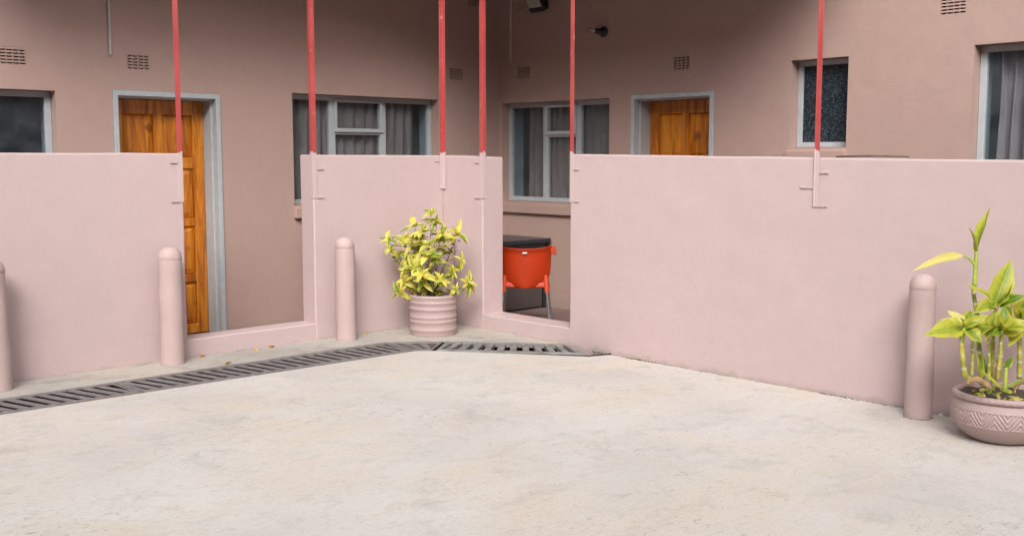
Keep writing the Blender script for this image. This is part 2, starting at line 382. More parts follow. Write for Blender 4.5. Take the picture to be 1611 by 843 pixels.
def bevel(o, w, seg=2, ang=50):
    b = o.modifiers.new('bevel', 'BEVEL'); b.width = w; b.segments = seg; b.limit_method = 'ANGLE'; b.angle_limit = R_(ang); return o

DL, DR = 1.15, 1.766          # faces of the two house walls
WT = .32                      # their thickness
FZ = -.08                     # veranda floor
EAVE, RTOP = 3.42, 3.68       # roof sheet at the eaves and at the house wall
OVER = .15                    # eaves overhang past the parapet

# ------------------------------------------------------------------ the setting: ground
def gz(x, y):
    s = max(0, min(1, (-y - .9) / 1.2)) * max(0, min(1, 1 + x / 4.0)); return -.012 - .020 * s
def sheet(name, poly, m, top=gz, thick=.28, off=0):
    bm = bmesh.new(); f = bm.faces.new([bm.verts.new((x, y, 0)) for x, y in poly])
    for k in range(-24, 3):
        for nrm, lo in ((Vector((1, 0, 0)), k * .3), (Vector((0, 1, 0)), k * .3)):
            bmesh.ops.bisect_plane(bm, geom=bm.verts[:] + bm.edges[:] + bm.faces[:], plane_co=nrm * lo, plane_no=nrm)
    ext = bmesh.ops.extrude_face_region(bm, geom=bm.faces[:])
    top_v = [e for e in ext['geom'] if isinstance(e, bmesh.types.BMVert)]; ts = set(top_v)
    for v in bm.verts:
        v.co.z = top(v.co.x, v.co.y) + off if v in ts else -thick
    return tag(finish(name, bm, m), kind='structure')
bm = bmesh.new(); bm.faces.new([bm.verts.new(p) for p in ((-250, -250, -.30), (250, -250, -.30), (250, 250, -.30), (-250, 250, -.30))])
tag(finish('ground', bm, 'earth'), kind='structure')
# drain outline: back and front edges of the channel
DB = [(-9, -.455), (-1.06, -.475), (-.645, -.79), (-.04, -1.53), (.12, -1.74)]
DF = [(-9, -.825), (-1.12, -.975), (-.97, -1.085), (-.20, -2.035), (.12, -2.13)]
sheet('courtyard', [(-9, -10.5), (.12, -10.5)] + DF[::-1], 'concrete')
sheet('apron', DB + [(.12, .1), (-9, .1)], 'apron')
bm = bmesh.new()                                     # the channel under the gratings
for (a, b), (c, d) in zip(zip(DB, DB[1:]), zip(DF, DF[1:])):
    bm.faces.new([bm.verts.new((*p, -.26)) for p in (a, b, d, c)])
for line, s in ((DB, 1), (DF, -1)):
    for a, b in zip(line, line[1:]): bm.faces.new([bm.verts.new(q) for q in ((*a, -.26), (*b, -.26), (b[0], b[1] - .003 * s, -.02), (a[0], a[1] - .003 * s, -.02))])
tag(finish('drain_channel', bm, 'channel'), kind='structure')
bm = bmesh.new(); box(bm, -9, DR, .2, DL, -.25, FZ); box(bm, .25, DR, -10, .2, -.25, FZ - .001)
tag(finish('veranda_floor', bm, 'floor'), kind='structure')

# ------------------------------------------------------------------ the house
house = empty('house', (DR, DL, 0))
tag(house, 'pink plastered house with wooden doors behind the low veranda walls', 'house')
HP = Matrix.Translation((-DR, -DL, 0))
def hpart(o, parent=house):
    o.parent = parent; o.matrix_parent_inverse = HP if parent is house else Matrix.Identity(4); return o
vents_l = [(-3.385, 2.32), (-2.375, 2.335), (1.14, 2.415), (1.40, 3.22)]
vents_r = [(.76, 2.44), (-1.378, 2.413), (-3.95, 2.68)]
W0 = (-4.5, -3.075, 1.0, 2.065); D1 = (-2.612, -1.635, FZ, 2.092); W1 = (-.89, .89, 1.075, 2.135)
W2 = (-.48, 1.11, 1.045, 2.12); D2 = (-1.757, -.768, FZ, 2.138); W3 = (-3.09, -2.55, 1.617, 2.357); W4 = (-5.7, -4.12, 1.0, 2.372)
vh = lambda vs: [(u - .105, u + .105, z - .07, z + .07) for u, z in vs]
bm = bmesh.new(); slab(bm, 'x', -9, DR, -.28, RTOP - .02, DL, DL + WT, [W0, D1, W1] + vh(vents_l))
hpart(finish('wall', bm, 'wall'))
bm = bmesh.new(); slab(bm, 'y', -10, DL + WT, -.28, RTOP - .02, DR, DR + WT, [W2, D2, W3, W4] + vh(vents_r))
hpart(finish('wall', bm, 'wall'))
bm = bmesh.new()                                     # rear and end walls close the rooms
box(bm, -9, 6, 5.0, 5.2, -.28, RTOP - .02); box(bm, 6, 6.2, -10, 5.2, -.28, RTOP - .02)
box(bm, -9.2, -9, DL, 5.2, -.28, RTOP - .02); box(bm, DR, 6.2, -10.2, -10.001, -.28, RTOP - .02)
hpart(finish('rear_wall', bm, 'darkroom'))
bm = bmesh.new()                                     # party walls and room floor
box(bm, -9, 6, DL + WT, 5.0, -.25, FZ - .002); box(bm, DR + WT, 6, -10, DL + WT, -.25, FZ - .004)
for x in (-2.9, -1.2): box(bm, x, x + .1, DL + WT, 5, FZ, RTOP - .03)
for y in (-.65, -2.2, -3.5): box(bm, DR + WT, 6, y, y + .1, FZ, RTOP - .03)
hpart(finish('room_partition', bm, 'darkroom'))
# roof: lean-to sheet over the veranda and rooms, L shaped
def roof_poly(bm, pts, th=.05):
    a = [bm.verts.new(p) for p in pts]; b = [bm.verts.new((p[0], p[1], p[2] + th)) for p in pts]
    bm.faces.new(a); bm.faces.new(b[::-1])
    for i in range(len(a)): j = (i + 1) % len(a); bm.faces.new((a[i], a[j], b[j], b[i]))
bm = bmesh.new(); E = -OVER; RX, RY = -4.4, -3.6      # unseen veranda roof ends, placed for the shade they leave on the house walls
roof_poly(bm, [(RX, E, EAVE), (E, E, EAVE), (DR, DL, RTOP), (RX, DL, RTOP)])
roof_poly(bm, [(-9.3, DL - .1, RTOP), (DR, DL - .1, RTOP), (6.3, 5.3, RTOP + .5), (-9.3, 5.3, RTOP + .5)])
roof_poly(bm, [(E, E, EAVE), (E, RY, EAVE), (DR, RY, RTOP), (DR, DL, RTOP)])
roof_poly(bm, [(DR - .1, DL, RTOP + .003), (DR - .1, -10.3, RTOP + .003), (6.3, -10.3, RTOP + .5), (6.3, 5.3, RTOP + .5)])
rf = hpart(finish('roof', bm, 'ceiling'))

def vent(ax, u, z):
    """air brick: plate with four columns of five hooded slots"""
    bm = bmesh.new(); holes = []
    for c in range(4):
        for r in range(5):
            a = -.0935 + c * .048; b = -.060 + r * .025; holes.append((a, a + .037, b, b + .0145))
    slab(bm, 'x', -.1045, .1045, -.0695, .0695, .002, .04, holes)
    box(bm, -.104, .104, .0405, .055, -.069, .069)
    for h in holes:                                   # small hood over each slot
        vs = box(bm, h[0] - .002, h[1] + .002, -.006, .0019, h[3] - .001, h[3] + .004)
        for v in vs:
            if v.co.y < 0: v.co.z -= .003
    for v in bm.verts:
        x, y, zz = v.co
        v.co = (u + x, DL + y, z + zz) if ax == 'x' else (DR + y, u - x, z + zz)
    return hpart(finish('vent', bm, 'wall'))
for u, z in vents_l: vent('x', u, z)
for u, z in vents_r: vent('y', u, z)

def P3(ax, u, t, z):          # u along the wall, t depth behind its face
    return (u, DL + t, z) if ax == 'x' else (DR + t, u, z)
def wbox(bm, ax, u0, u1, t0, t1, z0, z1):
    a = P3(ax, u0, t0, z0); b = P3(ax, u1, t1, z1); return box(bm, a[0], b[0], a[1], b[1], a[2], b[2])
def door(ax, D, hinge_vis, label):
    u0, u1, z0, z1 = D; bm = bmesh.new()
    # pressed steel frame: face, stepped reveal
    fw = .045
    slab(bm, ax, u0 + .002, u1 - .002, z0, z1 - .002, (DL if ax == 'x' else DR) - .012, (DL if ax == 'x' else DR) + .07, [(u0 + fw, u1 - fw, z0 - 1, z1 - fw)])
    base = DL if ax == 'x' else DR
    slab(bm, ax, u0 + .004, u1 - .004, z0, z1 - .004, base + .0705, base + .26, [(u0 + fw + .014, u1 - fw - .014, z0 - 1, z1 - fw - .012)])
    fr = hpart(finish('door_frame', bm, 'frame')); bevel(fr, .003)
    # leaf of stiles and rails with eight raised panels
    a, b, zt = u0 + fw + .0165, u1 - fw - .0165, z1 - fw - .0145; zb = z0 + .01; T = .215
    wdt = b - a; st = .105; mid = .085; pw = (wdt - 2 * st - mid) / 2
    rows = [(.085, .47), (.545, .98), (1.055, 1.50), (1.60, zt - zb - .125)]
    holes = []
    for c in (a + st, a + st + pw + mid):
        for r in rows: holes.append((c, c + pw, zb + r[0], zb + r[1]))
    bm = bmesh.new(); slab(bm, ax, a, b, zb, zt, base + T, base + T + .042, holes)
    lf = finish('door', bm, 'wood')
    cx_ = P3(ax, (a + b) / 2, T, zb); lf.data.transform(Matrix.Translation((-cx_[0], -cx_[1], -cx_[2]))); lf.location = cx_
    hpart(lf); bevel(lf, .006, 2)
    tag(lf, label)
    pm = {}
    for h in holes:
        hh = round(h[3] - h[2], 4)
        if hh not in pm:
            bm = bmesh.new(); w2, h2 = pw / 2, hh / 2
            lv = [(w2 - .0008, h2 - .0008, .030), (w2 - .0008, h2 - .0008, .022), (w2 - .014, h2 - .014, .013), (w2 - .017, h2 - .017, .021), (w2 - .05, h2 - .05, .009)]
            rr = []
            for x, y, d in lv:
                rr.append([bm.verts.new((p * x, d, q * y) if ax == 'x' else (d, p * x, q * y)) for p, q in ((-1, -1), (1, -1), (1, 1), (-1, 1))])
            for r0, r1 in zip(rr, rr[1:]):
                for k in range(4): bm.faces.new((r0[k], r0[(k + 1) % 4], r1[(k + 1) % 4], r1[k]))
            bm.faces.new(rr[-1]); bm.faces.new(rr[0][::-1])
            bmesh.ops.recalc_face_normals(bm, faces=bm.faces)
            me = bpy.data.meshes.new('panel'); bm.to_mesh(me); bm.free(); pm[hh] = me
        o = obj('panel', pm[hh], 'wood', lf)
        p = P3(ax, (h[0] + h[1]) / 2, T, (h[2] + h[3]) / 2); o.location = Vector(p) - Vector(cx_)
    bm = bmesh.new()                                   # lever handle and plate
    hu = (b - .055 if hinge_vis == 'hi' else a + .055); hz = zb + 1.03
    wbox(bm, ax, hu - .02, hu + .02, T - .008, T, hz - .09, hz + .09)
    q = [Vector(P3(ax, hu, T - .005, hz + .03)), Vector(P3(ax, hu, T - .05, hz + .03)), Vector(P3(ax, hu + (-.11 if hinge_vis == 'hi' else .11), T - .052, hz + .025))]
    tube(bm, q, .008, 8)
    h = finish('handle', bm, 'steel', None, 40); h.data.transform(Matrix.Translation((-cx_[0], -cx_[1], -cx_[2]))); h.parent = lf
    return lf
door('x', D1, 'lo', 'orange varnished panelled door in a pale grey steel frame')
door('y', D2, 'lo', 'varnished panelled door showing only its upper part')

def window(ax, W, T, verts, trans, label, glassmat='glass', sill=True, fw=.05, sash=None):
    """steel window: outer frame, mullions at verts, transom in bay index trans[0] at height trans[1]"""
    u0, u1, z0, z1 = W; base = DL if ax == 'x' else DR
    e = .002; us = [u0 + e] + list(verts) + [u1 - e]; mw = .035
    holes = []; bays = []
    for i in range(len(us) - 1):
        a = us[i] + (fw if i == 0 else mw); b = us[i + 1] - (fw if i == len(us) - 2 else mw)
        if trans and i == trans[0]:
            bays += [(a, b, z0 + fw, trans[1] - .02), (a, b, trans[1] + .03, z1 - fw)]
        else: bays.append((a, b, z0 + fw, z1 - fw))
    bm = bmesh.new(); slab(bm, ax, u0 + e, u1 - e, z0 + e, z1 - e, base + T, base + T + .05, bays)
    fr = hpart(finish('window', bm, 'frame')); bevel(fr, .004); tag(fr, label)
    if trans:                                        # projecting top-hung sash frame
        a, b, c, d = bays[trans[0] + 1]
        bm = bmesh.new(); slab(bm, ax, a - .022, b + .022, c - .026, d + .018, base + T - .022, base + T - .001, [(a + .012, b - .012, c + .012, d - .012)])
        s = finish('sash', bm, 'frame', fr); s.matrix_parent_inverse = Matrix.Identity(4); s.parent = fr; bevel(s, .003)
        fix(s, fr)
    for a, b, c, d in bays:
        bm = bmesh.new(); wbox(bm, ax, a - .004, b + .004, T + .022, T + .027, c - .004, d + .004)
        p = finish('pane', bm, glassmat, fr); fix(p, fr)
    bm = bmesh.new(); k = .012
    for q in ((u0 + .001, u0 + k, z0 + .001, z1 - .001), (u1 - k, u1 - .001, z0 + .001, z1 - .001), (u0 + k, u1 - k, z1 - k, z1 - .001), (u0 + k, u1 - k, z0 + .001, z0 + k)):
        wbox(bm, ax, q[0], q[1], T + .052, WT - .002, q[2], q[3])
    ln = finish('reveal_lining', bm, 'lining', fr); fix(ln, fr)
    if sill:
        bm = bmesh.new(); vs = wbox(bm, ax, u0 - .012, u1 + .012, -.045, T - .004, z0 - .125, z0 - .004)
        for v in vs:
            t = (v.co.y if ax == 'x' else v.co.x) - base
            if v.co.z > z0 - .05 and t < 0: v.co.z -= .022
        s = finish('window_sill', bm, 'wall', fr); fix(s, fr); bevel(s, .008, 2)
    return fr
def fix(o, parent): o.matrix_parent_inverse = (Matrix.Translation((DR, DL, 0)) @ HP).inverted()
window('x', W0, .10, [-3.8], None, 'dark uncurtained window with dusty glass')
window('x', W1, .12, [-.367, .25], (1, 1.775), 'wide curtained window with a small top sash')
window('y', W2, .10, [.04, .525], (1, 1.765), 'tall curtained window beside the corner')
window('y', W3, .12, [], None, 'small window of dark pebbled glass', 'obscure', True, .045)
window('y', W4, .11, [-4.92], None, 'tall window with mauve curtain')

def curtain(ax, u0, u1, z0, z1, t, m, label, folds, amp=.045):
    bm = bmesh.new(); n = int(folds * 10); rows = 8; g = []
    ph = [random.uniform(0, 6) for _ in range(4)]
    for j in range(rows + 1):
        z = z0 + (z1 - z0) * j / rows; r = []
        for i in range(n + 1):
            s = i / n; u = u0 + (u1 - u0) * s
            w_ = math.sin(2 * math.pi * folds * s + 1.4 * math.sin(5 * s + ph[0])) + .45 * math.sin(2 * math.pi * folds * 1.9 * s + ph[1])
            d = amp * w_ * (.75 + .25 * math.sin(9 * s + ph[2] + j * .3))
            r.append(bm.verts.new(P3(ax, u + .008 * math.sin(j + i * .7), t + d, z)))
        g.append(r)
    for a, b in zip(g, g[1:]):
        for i in range(n): bm.faces.new((a[i], a[i + 1], b[i + 1], b[i]))
    o = finish('curtain', bm, m, None, True); s = o.modifiers.new('s', 'SOLIDIFY'); s.thickness = .002
    return tag(o, label, 'curtain')
curtain('x', -1.0, .70, .95, 2.3, .215, 'curtain', 'taupe folded curtain inside the wide window behind the middle parapet', 13)
curtain('y', -.62, .90, .95, 2.3, .215, 'curtain', 'taupe folded curtain inside the corner window above the orange chair', 15)
curtain('y', -5.8, -4.25, .9, 2.5, .215, 'curtain2', 'mauve folded curtain inside the window at the right edge', 16)

# ------------------------------------------------------------------ unseen blocks added behind the camera, sized to cut low sky light
def block(ax, u0, u1, t, th, h, label):
    root = empty('added_shade_block', (0, 0, 0)); tag(root, label, 'building', 'added light-blocking blocks across the courtyard')
    n = int((u1 - u0) / 3.2); holes = [(u0 + 1 + 3.2 * i, u0 + 2.5 + 3.2 * i, zz, zz + 1.2) for i in range(n) for zz in (1.0, 3.9)]
    bm = bmesh.new(); slab(bm, ax, u0, u1, -.29, h, t, t + th, holes); finish('wall', bm, 'block_wall', root)
    bm = bmesh.new()
    a = (u0 - .3, u1 + .3, min(t, t + th) - .4, max(t, t + th) + .4)
    box(bm, *(a if ax == 'x' else (a[2], a[3], a[0], a[1])), h + .001, h + .25); finish('roof', bm, 'roof', root)
    for q in holes:
        bm = bmesh.new(); b = (q[0], q[1], t + th * .4, t + th * .45); box(bm, *(b if ax == 'x' else (b[2], b[3], b[0], b[1])), q[2], q[3]); finish('window', bm, 'tabletop', root)
M['block_wall'] = simple('grey_brown_plaster', (.24, .20, .175), .85, 0, .1, 3, .3, 60)
block('x', -18, 6, -17.5, -.5, 9.9, 'unseen two-storey block added across the courtyard behind the camera, facing the left doorway')
block('y', -17.4, 6, -16.5, -.5, 9.9, 'unseen two-storey block added across the courtyard behind the camera, facing the long right wall')

# ------------------------------------------------------------------ low veranda walls
OP1 = (-2.573, -1.411); OP2 = (-1.631, -.551)
def wobble(o, topf, amp=.004):
    for v in o.data.vertices:
        p = v.co.copy()
        if p.z > .2: p.z = .2 + (p.z - .2) * (topf(p.x, p.y) - .2) / (1.55 - .2)
        q = noise.noise_vector(p * 2.1) * amp + noise.noise_vector(p * 7.0) * amp * .35
        v.co = p + q
def low_wall(name, label, pieces):
    """pieces: (part name, axis, u0, u1, z0, z1, t0, t1, top function)"""
    root = empty(name, (0, 0, 0)); tag(root, label, 'low wall', 'low pink parapet walls')
    for pn, ax, u0, u1, z0, z1, t0, t1, tf in pieces:
        bm = bmesh.new(); slab(bm, ax, u0, u1, z0, z1, t0, t1, (), .11)
        o = finish(pn, bm, 'pink', root, 35); wobble(o, tf); bevel(o, .011, 3, 55)
        for p in o.data.polygons: p.use_smooth = True
        o.data.set_sharp_from_angle(angle=R_(60))
    return root
lerp = lambda a, b, t: a + (b - a) * max(0, min(1, t))
low_wall('low_wall', 'low pink wall along the left drain, broken by a doorway gap with a low sill', [
    ('parapet', 'x', -9, OP1[0], -.25, 1.55, 0, .2, lambda x, y: 1.567),
    ('parapet', 'x', OP1[1], 0, -.25, 1.55, 0, .2, lambda x, y: lerp(1.556, 1.551, x + 1.4)),
    ('threshold', 'x', OP1[0] - .01, OP1[1] + .01, -.25, .132, .003, .197, lambda x, y: 1.55)])
low_wall('low_wall', 'long low pink wall on the right with a chair seen through its gap', [
    ('parapet', 'y', OP2[1], .2, -.25, 1.55, 0, .25, lambda x, y: lerp(1.551, 1.536, -y / .55)),
    ('parapet', 'y', -10, OP2[0], -.25, 1.55, 0, .25, lambda x, y: lerp(1.558, 1.522, (-y - 1.7) / 3.4)),
    ('threshold', 'y', OP2[0] - .01, OP2[1] + .01, -.25, .125, .003, .247, lambda x, y: 1.55)])

# ------------------------------------------------------------------ red angle-iron posts
def post(label, corner, d1, d2, lugs, foot, len2=.041):
    """corner: heel of the angle on the wall; d1, d2 directions of its two flanges; lugs: (direction, z)"""
    root = empty('veranda_post', (corner[0], corner[1], foot)); tag(root, label, 'post', 'red veranda posts')
    d1 = Vector(d1); d2 = Vector(d2); n1 = Vector((-d1.y, d1.x)); LEN, TH = (.034 if len2 < .02 else .041), .006
    ztop = EAVE + .12
    bm = bmesh.new()
    prof = [Vector((0, 0)), d1 * LEN, d1 * LEN + d2 * TH, d1 * TH + d2 * TH, d1 * TH + d2 * len2, d2 * len2]
    zs = [0, .15, .3, .36, .40, .8, 1.2, ztop - foot]
    rings = [[bm.verts.new((p.x, p.y, z)) for p in prof] for z in zs]
    for a, b in zip(rings, rings[1:]):
        for k in range(6): bm.faces.new((a[k], a[(k + 1) % 6], b[(k + 1) % 6], b[k]))
    bm.faces.new(rings[0][::-1]); bm.faces.new(rings[-1])
    s = finish('shaft', bm, 'red', root); bevel(s, .0015, 1)
    for (dv, off, z) in lugs:
        dv = Vector(dv); nn = Vector(off)
        bm = bmesh.new(); p0 = dv * (LEN + .0008 if dv.dot(d1) > .5 else .0008); p1 = dv * .105
        th = nn * .0045; hz = .011
        c = [p0, p1]; vs = []
        for zz in (-hz, hz):
            for p in c: vs += [bm.verts.new((p.x, p.y, z - foot + zz)), bm.verts.new((p.x + th.x, p.y + th.y, z - foot + zz))]
        for f in ((0, 1, 3, 2), (4, 5, 7, 6), (0, 1, 5, 4), (2, 3, 7, 6), (0, 2, 6, 4), (1, 3, 7, 5)): bm.faces.new([vs[i] for i in f])
        lg = finish('lug', bm, 'pink', root); bevel(lg, .002, 2)
        bm = bmesh.new(); q = dv * .088 + th
        tube(bm, [(q.x, q.y, z - foot), (q.x + nn.x * .004, q.y + nn.y * .004, z - foot)], [.008, .006], 6)
        finish('bolt', bm, 'pink', root)
    return root
f_ = -.0045
XN, YN = (-1, 0), (0, -1)
# left wing: on the wall face (toward -y); right wing: on the face toward -x
post('red post on the wall end left of the doorway, before the wooden door', (OP1[0] + .004, -.006), (-1, 0), (0, 1), [((-1, 0), (0, -1), 1.50), ((-1, 0), (0, -1), 1.205)], 1.195)
post('red post at the right side of the left doorway gap', (OP1[1] - .006, -.006), (1, 0), (0, 1), [((1, 0), (0, -1), 1.44), ((1, 0), (0, -1), 1.20)], 1.19)
post('red post in the inner corner of the walls, above the potted shrub', (-.004, -.004), (-1, 0), (0, -1), [((-1, 0), (0, -1), 1.50)], 1.24)
post('red post at the left side of the gap that shows the orange chair', (-.006, OP2[1] - .006), (0, 1), (1, 0), [((0, 1), (-1, 0), 1.49), ((0, 1), (-1, 0), 1.175)], 1.165)
post('slim red post at the right side of the gap that shows the orange chair', (-.006, OP2[0] + .004), (0, -1), (1, 0), [((0, -1), (-1, 0), 1.44), ((0, -1), (-1, 0), 1.18)], 1.17)
post('red post midway along the right wall, before the small pebbled window', (-.004, -3.865), (0, -1), (-1, 0), [((0, -1), (-1, 0), 1.44), ((0, 1), (-1, 0), 1.34), ((0, -1), (-1, 0), 1.22)], 1.21, .012)

# ------------------------------------------------------------------ bollards
def bollard(c, r, h, label, seed):
    rnd = random.Random(seed); bm = bmesh.new(); z0 = gz(c[0], c[1])
    prof = [(r * 1.02, -.05), (r * 1.05, .004), (r * 1.035, .03)]
    prof += [(r * (1.03 - .05 * k / 9), .03 + (h - .125) * k / 9) for k in range(1, 10)]
    zt = h - .095
    prof += [(r * .972, zt + .004), (r * 1.0, zt + .008), (r * 1.0, zt + .022)]
    for k in range(1, 7):
        a = k / 6 * math.pi / 2; prof.append((max(.012, r * .99 * math.cos(a) ** .8), zt + .022 + .073 * math.sin(a)))
    lathe(bm, prof, 28, (0, 0, 0), True, True)
    lean = Vector((rnd.uniform(-.012, .012), rnd.uniform(-.012, .012)))
    off = Vector((seed * 3.1, seed, 0))
    for v in bm.verts:
        n = noise.noise(v.co * 5 + off) * .006 + noise.noise(v.co * 16 + off) * .0032 + noise.noise(v.co * 40 + off) * .0014
        d = Vector((v.co.x, v.co.y, 0)); 
        if d.length > 1e-4: v.co += d.normalized() * n
        if v.co.z > zt: v.co.z += noise.noise(v.co * 9 + off) * .006
        v.co.x += lean.x * v.co.z; v.co.y += lean.y * v.co.z
    o = finish('bollard', bm, 'bollard', None, 50); o.location = (c[0], c[1], z0)
    return tag(o, label, 'bollard', 'pink plastered bollards')
bollard((-4.02, -.185), .086, .88, 'pink bollard cut off by the left edge of the picture', 1)
bollard((-2.765, -.135), .085, .88, 'pink bollard at the left side of the doorway with the wooden door', 2)
bollard((-1.215, -.165), .084, .875, 'pink bollard between the doorway sill and the potted shrub', 3)
bollard((-.12, -.16), .086, .875, 'pink bollard hidden behind the yellow shrub in the corner', 4)
bollard((-.165, -4.715), .077, .875, 'pink bollard at the right, beside the bowl pot of canes', 5)

# ------------------------------------------------------------------ drain gratings
def grate(label, a_b, b_b, b_f, a_f, mname, pitch=.0964, slant=.07, slotw=.46, dirt=None, start=.05, H=.009):
    """quad: back edge a_b->b_b, front edge a_f->b_f; slanted flat bars between edge rails"""
    z = -.010
    root = empty('drain_grate', (*((Vector(a_b) + Vector(b_f)) / 2), z)); tag(root, label, 'drain grate', 'gratings over the drain')
    o0 = Vector((*((Vector(a_b) + Vector(b_f)) / 2),)); A, B, Cc, D = [Vector(p) - o0 for p in (a_b, b_b, b_f, a_f)]
    L = ((B - A).length + (Cc - D).length) / 2
    def pt(s, t):   # s along 0..1, t across 0 back ..1 front
        return (A + (B - A) * s) * (1 - t) + (D + (Cc - D) * s) * t
    def prism(bm, quad, z0, z1):
        v0 = [bm.verts.new((p.x, p.y, z0)) for p in quad]; v1 = [bm.verts.new((p.x, p.y, z1)) for p in quad]
        bm.faces.new(v0[::-1]); bm.faces.new(v1)
        for i in range(4): j = (i + 1) % 4; bm.faces.new((v0[i], v0[j], v1[j], v1[i]))
    t0, t1 = .12, .86; el = .022 / L
    bm = bmesh.new()
    prism(bm, [pt(0, .01), pt(1, .01), pt(1, t0), pt(0, t0)], -H, 0); prism(bm, [pt(0, t1), pt(1, t1), pt(1, .99), pt(0, .99)], -H, 0)
    prism(bm, [pt(0, t0), pt(el, t0), pt(el, t1), pt(0, t1)], -H, -.001); prism(bm, [pt(1 - el, t0), pt(1, t0), pt(1, t1), pt(1 - el, t1)], -H, -.001)
    fr = finish('rail_frame', bm, mname, root); bevel(fr, .003, 2)
    n = int((L - start) / pitch); sl = slant / L; pf = pitch / L; sw = pf * (1 - slotw)
    for k in range(-1, n + 2):
        s0 = start / L + k * pf - sl / 2
        q = [(s0, t0), (s0 + sw, t0), (s0 + sw + sl, t1), (s0 + sl, t1)]
        if min(p[0] for p in q) < el * .6 or max(p[0] for p in q) > 1 - el * .6:
            q = [(max(el, min(1 - el, s)), t) for s, t in q]
            if abs(q[0][0] - q[1][0]) + abs(q[2][0] - q[3][0]) < sw * .5: continue
        bm = bmesh.new(); prism(bm, [pt(*p) for p in q], -H, -.002 - .002 * random.random())
        finish('bar', bm, mname, root)
    if dirt:
        bm = bmesh.new(); prism(bm, [pt(dirt[0], t0), pt(dirt[1], t0), pt(dirt[1], t1), pt(dirt[0], t1)], -.04, -.009)
        finish('packed_soil', bm, 'crumb', root)
    return root
def on(line, x):
    for a, b in zip(line, line[1:]):
        if a[0] <= x <= b[0]: return (x, a[1] + (b[1] - a[1]) * (x - a[0]) / (b[0] - a[0]))
g = .012
ib = lambda x: (on(DB, x)[0], on(DB, x)[1] - g); jf = lambda x: (on(DF, x)[0], on(DF, x)[1] + g)
grate('long grey drain grating running off the left edge of the picture', ib(-5.75), ib(-3.375), jf(-3.345), jf(-5.72), 'grate', start=.06)
grate('long grey drain grating before the doorway sill and middle bollard', ib(-3.365), ib(-1.065), jf(-1.125), jf(-3.335), 'grate', start=.06)
grate('short soil-choked grating at the bend of the drain before the ribbed pot', ib(-1.058), (-.675, -.80), (-1.0, -1.05), jf(-1.118), 'grate', start=.02, dirt=(.05, .95))
grate('worn pale grating from the drain bend to the right wall', (-.645, -.81), (-.02, -1.575), (-.20, -2.02), (-.965, -1.065), 'grate2', start=.08, slant=-.06, slotw=.5, pitch=.10, H=.035)

# ------------------------------------------------------------------ ribbed pot with variegated shrub
PC = Vector((-.485, -.435, gz(-.485, -.435)))
bm = bmesh.new()
prof = [(.185, .004), (.200, 0.0), (.204, .018)]
def rib(z, r=.206, a=.0055, h=.012): return [(r, z - h), (r + a * .8, z - h * .5), (r + a, z), (r + a * .8, z + h * .5), (r, z + h)]
for z in (.055, .125, .165, .235, .290): prof += rib(z, .203 + .012 * z)
prof += [(.208, .325), (.212, .332), (.212, .350), (.205, .356), (.192, .356), (.186, .345), (.184, .27)]
lathe(bm, prof, 64, (0, 0, 0), True, False)
for v in bm.verts: v.co += noise.noise_vector(v.co * 6) * .0025
pot1 = finish('plant_pot', bm, 'pot', None, 50); pot1.location = PC
tag(pot1, 'ribbed cylindrical pink pot in the corner by the drain', 'pot')
def soil(r, z, parent, seed):
    bm = bmesh.new(); rings = []
    for k in range(9):
        rr = r * k / 8
        rings.append([bm.verts.new((rr * math.cos(a), rr * math.sin(a), z + noise.noise(Vector((rr * math.cos(a) * 14, rr * math.sin(a) * 14, seed))) * .018)) for a in [2 * math.pi * i / 28 for i in range(28)]] if k else [bm.verts.new((0, 0, z))])
    for a, b in zip(rings, rings[1:]):
        for i in range(28):
            if len(a) == 1: bm.faces.new((a[0], b[i], b[(i + 1) % 28]))
            else: bm.faces.new((a[i], b[i], b[(i + 1) % 28], a[(i + 1) % 28]))
    return finish('soil', bm, 'soil', parent, True)
soil(.188, .30, pot1, 1)

def leaf_mesh(name, L, W, droop, fold, curl=0, nl=7, shape=1.0, wave=0, mname='varieg'):
    """leaf along +x from its base, upper side +z"""
    bm = bmesh.new(); uvl = bm.loops.layers.uv.new('UVMap'); rows = []; NA = 5
    for i in range(nl + 1):
        t = i / nl
        wd = W / 2 * (math.sin(math.pi * min(1, t ** shape * .97 + .03)) ** (.85 + .5 * max(0, t - .5))) * (1 + .06 * math.sin(t * 23 + L * 50)) + .0006
        ang = droop * t; x = L * (math.sin(ang) / droop * 1.0 if abs(droop) > 1e-3 else t); z = -L * ((1 - math.cos(ang)) / droop if abs(droop) > 1e-3 else 0)
        row = []
        for k in range(NA):
            s = -1 + 2 * k / (NA - 1)
            yy = s * wd * math.cos(fold * abs(s)); zz = z + abs(s) * wd * math.sin(fold) + wave * wd * math.sin(t * 11 + s * 2) * abs(s) + curl * wd * s
            row.append((bm.verts.new((x, yy, zz)), (.5 + s * .5, t)))
        rows.append(row)
    for a, b in zip(rows, rows[1:]):
        for k in range(NA - 1):
            q = (a[k], b[k], b[k + 1], a[k + 1]); f = bm.faces.new([x[0] for x in q]); f.smooth = True
            for lp, x in zip(f.loops, q): lp[uvl].uv = x[1]
    me = bpy.data.meshes.new(name); bm.to_mesh(me); bm.free(); me.materials.append(M[mname]); return me
VL = [leaf_mesh('leaf', 1, w_, d_, fo, c_, 6, sh, wv) for w_, d_, fo, c_, sh, wv in
      ((.36, .8, .40, 0, .75, .03), (.40, .4, .50, .15, .8, .12), (.33, 1.3, .35, -.15, .7, .08), (.38, .2, .6, .1, .75, .14), (.42, 1.0, .30, -.05, .8, .10))]
shrub = empty('variegated_shrub', PC + Vector((0, 0, .30))); tag(shrub, 'yellow and green variegated shrub growing in the ribbed pot', 'shrub')
S0 = shrub.location.copy()
